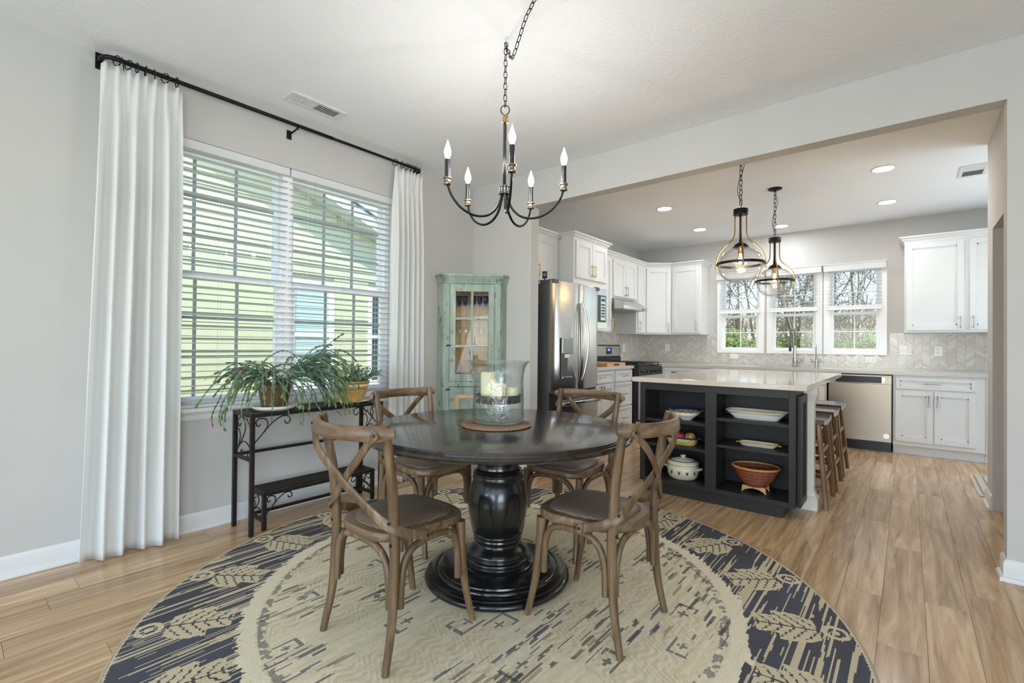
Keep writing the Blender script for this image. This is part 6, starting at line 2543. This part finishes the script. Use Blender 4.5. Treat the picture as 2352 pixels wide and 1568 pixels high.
BCX, BCY = -3.15, 1.955
sc2 = thing('plant_saucer', 'white plate under the yellow striped planter bowl', 'saucer', (BCX, BCY, SZ))
m = MB()
m.lathe([(0, SZ + 0.0005), (0.08, SZ + 0.0005), (0.125, SZ + 0.012), (0.128, SZ + 0.015), (0.08, SZ + 0.007), (0, SZ + 0.006)], (BCX, BCY, 0), 40)
m.obj('dish', 'ceramic', sc2, smooth=True)
m = MB()
m.lathe([(0.1275, SZ + 0.0145), (0.1295, SZ + 0.0155), (0.1275, SZ + 0.0165), (0.125, SZ + 0.0155)], (BCX, BCY, 0), 40, closed=True)
m.obj('rim_line', 'ceramic', sc2, smooth=True)
M['yellowware'] = mat('yellowware', lin(206, 162, 92), 0.3, var=0.08, vscale=10)
M['bluestripe'] = mat('blue_stripe', lin(52, 66, 104), 0.3)
yw = thing('succulent_planter', 'yellow bowl with blue stripes planted with small-leaved succulents', 'plant', (BCX, BCY, SZ + 0.007))
z0 = SZ + 0.0072


def bowl_r(z):
    f = max(0.0, min(1.0, z / 0.145))
    return 0.062 + 0.062 * f ** 0.62


m = MB()
n_ = 96
rows = []
for i in range(13):
    zz = 0.145 * i / 12
    row = []
    for j in range(n_):
        a = 2 * PI * j / n_
        fl_ = 0.0022 * abs(math.sin(a * 24)) if 0.012 < zz < 0.075 else 0.0
        r_ = bowl_r(zz) + fl_
        row.append(m.v((BCX + r_ * math.cos(a), BCY + r_ * math.sin(a), z0 + zz)))
    rows.append(row)
for (r_, zz) in ((0.127, 0.150), (0.118, 0.150), (0.112, 0.12)):
    rows.append([m.v((BCX + r_ * math.cos(2 * PI * j / n_), BCY + r_ * math.sin(2 * PI * j / n_), z0 + zz)) for j in range(n_)])
for A_, B_ in zip(rows[:-1], rows[1:]):
    for j in range(n_):
        m.face([A_[j], A_[(j + 1) % n_], B_[(j + 1) % n_], B_[j]])
m.face(list(reversed(rows[0])))
m.face(rows[-1])
m.obj('bowl', 'yellowware', yw, auto=45)
for (za, zb__) in ((0.092, 0.097), (0.112, 0.123), (0.134, 0.139)):
    m = MB()
    m.lathe([(bowl_r(za) + 0.0004, z0 + za), (bowl_r(zb__) + 0.0004, z0 + zb__), (bowl_r(zb__) - 0.002, z0 + zb__), (bowl_r(za) - 0.002, z0 + za)], (BCX, BCY, 0), 64, closed=True)
    m.obj('stripe', 'bluestripe' if za != 0.112 else 'ceramic', yw, smooth=True)
m = MB()
m.lathe([(0, z0 + 0.125), (0.112, z0 + 0.125), (0, z0 + 0.135)], (BCX, BCY, 0), 32)
m.obj('soil', 'soil', yw)
M['succ'] = mat('succulent_green', lin(86, 116, 84), 0.5, alt=lin(126, 150, 120), vscale=14)
mg, ms = MB(), MB()
for k in range(46):
    a = rnd.uniform(-PI, PI)
    r_ = 0.09 * math.sqrt(rnd.random())
    p = Vector((BCX + r_ * math.cos(a), BCY + r_ * math.sin(a), z0 + 0.128))
    d = Vector((0.45 * math.cos(a) * (r_ / 0.09), 0.9 * math.sin(a) * (r_ / 0.09) + 0.15, 1.0)).normalized()
    path = [p.copy()]
    far = rnd.random() < 0.3 and math.sin(a) > 0
    for i in range(rnd.randint(6, 11) + (5 if far else 0)):
        p = p + d * 0.013
        d = (d + Vector((rnd.gauss(0, 0.12), rnd.gauss(0.03 if far else 0, 0.12), -0.10 if far else -0.05))).normalized()
        path.append(p.copy())
        for s in range(3):
            dd = Vector((rnd.gauss(0, 1), rnd.gauss(0, 1), rnd.gauss(0.3, 0.7)))
            leafseg(mg, p, dd, Vector((rnd.gauss(0, 1), rnd.gauss(0, 1), 1)), 0.013, 0.009)
    ms.tube(path, 0.0012, 4)
for (px, py, n2, L2, W2) in ((BCX + 0.02, BCY - 0.07, 14, 0.062, 0.030), (BCX + 0.05, BCY - 0.02, 10, 0.05, 0.022)):
    for k in range(n2):
        a = k * 2.4
        e = 0.35 + 0.06 * k
        dd = Vector((math.cos(a) * math.cos(e), math.sin(a) * math.cos(e), math.sin(e)))
        leafseg(mg, Vector((px, py, z0 + 0.140)), dd, Vector((0, 0, 1)), L2, W2)
o = mg.obj('succulent_leaves', 'succ', yw)
o['kind'] = 'stuff'
o = ms.obj('succulent_stems', 'succ', yw)
o['kind'] = 'stuff'
# ------------------------------------------------------------------ outdoors: lawn, neighbour house, bare trees, shrubs
GZ = -0.40
M['lawn'] = mat('lawn', lin(112, 128, 70), 0.95, alt=lin(140, 140, 92), vscale=1.2)
m = MB()
m.box(-40, -3.62, -30, 60, GZ - 0.2, GZ)
m.box(-3.62, 30, 7.68, 60, GZ - 0.2, GZ)
m.box(-3.62, 30, -30, -4.42, GZ - 0.2, GZ)
m.box(3.8, 30, -4.42, 7.68, GZ - 0.2, GZ)
tag(m.obj('ground', 'lawn', None), kind='structure')
M['siding'] = mat('green_siding', lin(196, 196, 160), 0.7, var=0.04, vscale=3)
M['fascia'] = mat('white_fascia', lin(232, 236, 238), 0.5)
M['shingle'] = mat('roof_shingle', lin(92, 88, 84), 0.9, var=0.2, vscale=8)
M['nbglass'] = mat('neighbour_glass', lin(70, 82, 84), 0.05, spec=0.8)
M['nbblind'] = mat('neighbour_blind', lin(196, 214, 208), 0.6)
HX = -7.0
nb = thing('neighbour_house', 'pale green lap-sided gable house outside the dining window', 'house', (HX - 3, 1.5, GZ))
PKY, PKZ, SLP = 1.1, 4.385, 0.40


def rake_z(y):
    return PKZ - SLP * abs(y - PKY)


m = MB(Matrix(((0, 0, 1, 0), (1, 0, 0, 0), (0, 1, 0, 0), (0, 0, 0, 1))))
m.prism([(-5.6, GZ), (7.8, GZ), (7.8, rake_z(7.8)), (PKY, PKZ), (-5.6, rake_z(-5.6))], HX - 6.0, HX - 0.03)
m.obj('house_core', 'siding', nb)
NWIN = [(3.37, 3.93, 0.55, 2.03), (4.69, 5.67, 0.55, 2.03)]
LAP = 0.165
z = GZ + 0.15
while z < PKZ - 0.05:
    lo, hi = -5.6, 7.8
    zt = z + LAP
    if zt > rake_z(7.8):
        dy = (PKZ - min(zt, PKZ - 0.01)) / SLP
        lo, hi = max(lo, PKY - dy), min(hi, PKY + dy)
    spans = [(lo, hi)]
    for (a, b, c, d) in NWIN:
        if zt > c - 0.06 and z < d + 0.09:
            spans = [q for (s, e) in spans for q in (((s, min(e, a - 0.07)), (max(s, b + 0.07), e)) if s < b and e > a else ((s, e),)) if q[1] - q[0] > 0.02]
    for (s, e) in spans:
        m = MB(Matrix(((0, 1, 0, HX), (0, 0, 1, 0), (1, 0, 0, 0), (0, 0, 0, 1))))
        m.prism([(z - 0.012, 0.022), (z - 0.012, -0.03), (zt, -0.03), (zt, 0.002)], s, e)
        m.obj('siding_board', 'siding', nb)
    z += LAP
for (a, b, c, d) in NWIN:
    m = MB()
    m.box(HX - 0.02, HX + 0.03, a - 0.07, a, c - 0.07, d + 0.09)
    m.box(HX - 0.02, HX + 0.03, b, b + 0.07, c - 0.07, d + 0.09)
    m.box(HX - 0.02, HX + 0.03, a, b, d, d + 0.09)
    m.box(HX - 0.02, HX + 0.03, a, b, c - 0.07, c)
    m.box(HX - 0.02, HX + 0.02, a, b, (c + d) / 2 - 0.025, (c + d) / 2 + 0.025)
    w_ = m.obj('window', 'fascia', nb)
    m = MB()
    m.box(HX - 0.028, HX - 0.012, a, b, c, d)
    m.obj('pane', 'nbblind' if a < 4 else 'nbglass', w_)
    if a < 4:
        for k in range(26):
            zz = c + 0.03 + k * 0.055
            m = MB()
            m.box(HX - 0.012, HX - 0.006, a + 0.01, b - 0.01, zz, zz + 0.042)
            m.obj('blind_slat', 'nbblind', w_)
for s in (-1, 1):
    y_end = 8.2 if s > 0 else -6.0
    ang = math.atan(SLP)
    ln = abs(y_end - PKY) / math.cos(ang)
    fr = Matrix.Translation((HX, PKY, PKZ)) @ Matrix.Rotation(-s * ang, 4, 'X')
    m = MB(fr)
    m.box(-0.02, 0.34, min(0, s * ln), max(0, s * ln), -0.005, 0.02)
    m.obj('rake_soffit', 'fascia', nb)
    m = MB(fr)
    m.box(0.34, 0.365, min(0, s * ln), max(0, s * ln), -0.015, 0.16)
    m.obj('rake_board', 'fascia', nb)
    m = MB(fr)
    m.box(-6.0, 0.40, min(0, s * ln), max(0, s * ln), 0.162, 0.185)
    m.obj('roof_slope', 'shingle', nb)

# bare early-spring trees
M['treebark'] = mat('tree_bark', lin(126, 112, 94), 0.9, var=0.2, vscale=6)
M['hazeleaf'] = mat('spring_leaf', lin(140, 154, 84), 0.8, alt=lin(108, 118, 66), vscale=2.0)


def bare_tree(seed, height):
    r_ = random.Random(seed)
    m_ = MB()

    def branch(p, d, ln, rad, depth):
        n = 4 if depth < 2 else 3
        pts = [p]
        q = p
        dd = d.copy()
        for i in range(n):
            dd = (dd + Vector((r_.gauss(0, 0.10), r_.gauss(0, 0.10), r_.gauss(0.02, 0.06)))).normalized()
            q = q + dd * (ln / n)
            pts.append(q)
        m_.tube(pts, rad, 5 if depth < 2 else 3, rs=[rad * (1 - 0.5 * i / n) for i in range(n + 1)], cap=False)
        if depth >= 4:
            return
        kids = (13, 7, 5, 4)[depth]
        for k in range(kids):
            f = r_.uniform(0.18 if depth == 0 else 0.15, 1.0)
            i = min(n - 1, int(f * n))
            o_ = pts[i].lerp(pts[i + 1], f * n - i)
            a = r_.uniform(0, 2 * PI)
            sp = r_.uniform(0.5, 1.1)
            perp = dd.orthogonal().normalized()
            perp = Matrix.Rotation(a, 3, dd) @ perp
            nd = (dd * math.cos(sp) + perp * math.sin(sp) + Vector((0, 0, 0.18))).normalized()
            branch(o_, nd, ln * r_.uniform(0.22, 0.40) * (1.25 if depth else 1.0), max(0.005, rad * r_.uniform(0.35, 0.5)), depth + 1)
    branch(Vector((0, 0, 0)), Vector((0, 0, 1)), height, height * 0.0085, 0)
    return m_


protos = []
for k in range(4):
    t = thing('bare_tree', 'x', 'tree', group='bare trees beyond the kitchen windows')
    bare_tree(20 + k, (6.5, 7.5, 6.0, 8.0)[k]).obj('trunk_and_branches', 'treebark', t, world=False)
    protos.append(t)
r_ = random.Random(5)
spots = []
for row, (yy, cnt) in enumerate(((14.6, 5), (17.5, 7), (22.0, 8), (29.0, 9))):
    for i in range(cnt):
        lo, hi = -0.36 * yy, 0.0 * yy
        spots.append((lo + (hi - lo) * (i + r_.uniform(0.15, 0.85)) / cnt, yy + r_.uniform(-0.9, 0.9), row, i))
used = set()
ROWN = ('nearest row', 'second row', 'third row', 'farthest row')
for i, (x_, y_, row, j) in enumerate(spots):
    p = protos[i % 4]
    t = p if (i % 4) not in used else dup(p)
    used.add(i % 4)
    t.location = (x_, y_, GZ)
    s_ = r_.uniform(0.85, 1.25)
    t.scale = (s_, s_, s_)
    t.rotation_euler = (0, 0, r_.uniform(0, 2 * PI))
    t['label'] = 'bare branching tree, %s from the corner side in the %s beyond the kitchen windows' % (ORD[j], ROWN[row])


def shrub(seed, n, rx, rz):
    q = random.Random(seed)
    m_ = MB()
    for i in range(n):
        a, b = q.uniform(0, 2 * PI), q.random()
        rr = (q.random() ** 0.4)
        p = Vector((rx * rr * math.cos(a) * math.sqrt(1 - (b - 0.3) ** 2), rx * rr * math.sin(a) * math.sqrt(1 - (b - 0.3) ** 2), rz * b))
        u = Vector((q.gauss(0, 1), q.gauss(0, 1), q.gauss(0, 1))).normalized()
        v = u.orthogonal().normalized()
        s = q.uniform(0.025, 0.05)
        m_.face([m_.v(p - u * s), m_.v(p + v * s * 0.5), m_.v(p + u * s), m_.v(p - v * s * 0.5)])
    return m_


sp_ = []
for k in range(2):
    t = thing('shrub', 'x', 'shrub', group='green shrubs beyond the kitchen windows')
    o = shrub(50 + k, 7000, 1.0, 2.05).obj('foliage', 'hazeleaf', t, world=False)
    o['kind'] = 'stuff'
    m = MB()
    q = random.Random(k)
    for i in range(9):
        a = q.uniform(0, 2 * PI)
        m.tube([(0.1 * math.cos(a), 0.1 * math.sin(a), 0), (0.35 * math.cos(a), 0.35 * math.sin(a), 0.9), (0.7 * math.cos(a + 0.3), 0.7 * math.sin(a + 0.3), 1.7)], 0.02, 4, rs=[0.025, 0.015, 0.006])
    o2 = m.obj('stems', 'treebark', t, world=False)
    o2['kind'] = 'stuff'
    sp_.append(t)
used = set()
for i, (x_, y_, s_) in enumerate(((-5.0, 12.6, 0.95), (-3.9, 13.0, 1.0), (-2.9, 12.7, 0.85), (-1.9, 13.2, 0.9), (-1.0, 12.8, 0.85), (-0.1, 13.3, 0.95))):
    p = sp_[i % 2]
    t = p if (i % 2) not in used else dup(p)
    used.add(i % 2)
    t.location = (x_, y_, GZ)
    t.scale = (s_, s_, s_)
    t.rotation_euler = (0, 0, i * 1.3)
    t['label'] = 'leafy green shrub, %s from the corner side, outside the kitchen windows' % ORD[i]

# twiggy brown thicket farther back
M['twig'] = mat('twig_brown', lin(150, 136, 112), 0.9, alt=lin(112, 98, 78), vscale=1.5)
th0 = None
for i, (x_, y_, s_) in enumerate(((-13.5, 35, 1.0), (-10.6, 36, 1.1), (-7.6, 34.5, 1.0), (-4.6, 36, 1.15), (-1.8, 35, 1.05), (1.0, 36, 1.1))):
    if th0 is None:
        th0 = thing('thicket', 'x', 'shrub', group='brown thickets beyond the kitchen windows')
        q = random.Random(77)
        m = MB()
        for k in range(1500):
            a, rr = q.uniform(0, 2 * PI), 2.0 * math.sqrt(q.random())
            zz = q.uniform(0, 4.2) * (1 - 0.35 * rr / 2.0)
            d = Vector((q.gauss(0, 0.5), q.gauss(0, 0.5), 1)).normalized() * q.uniform(0.5, 1.3)
            p = Vector((rr * math.cos(a), rr * math.sin(a), zz))
            m.tube([p, p + d], 0.012, 3, rs=[0.016, 0.006], cap=False)
        o = m.obj('twigs', 'twig', th0, world=False)
        o['kind'] = 'stuff'
        m = MB()
        for k in range(14):
            a = q.uniform(0, 2 * PI)
            m.tube([(0.5 * math.cos(a), 0.5 * math.sin(a), 0), (1.2 * math.cos(a), 1.2 * math.sin(a), 2.2), (1.5 * math.cos(a + 0.3), 1.5 * math.sin(a + 0.3), 4.4)], 0.05, 4, rs=[0.06, 0.04, 0.015])
        o = m.obj('stems', 'treebark', th0, world=False)
        o['kind'] = 'stuff'
        t = th0
    else:
        t = dup(th0)
    t.location = (x_, y_, GZ)
    t.scale = (s_ * 0.85, s_ * 0.85, s_)
    t.rotation_euler = (0, 0, i * 1.1)
    t['label'] = 'brown twiggy thicket behind the bare trees, %s from the corner side' % ORD[i]
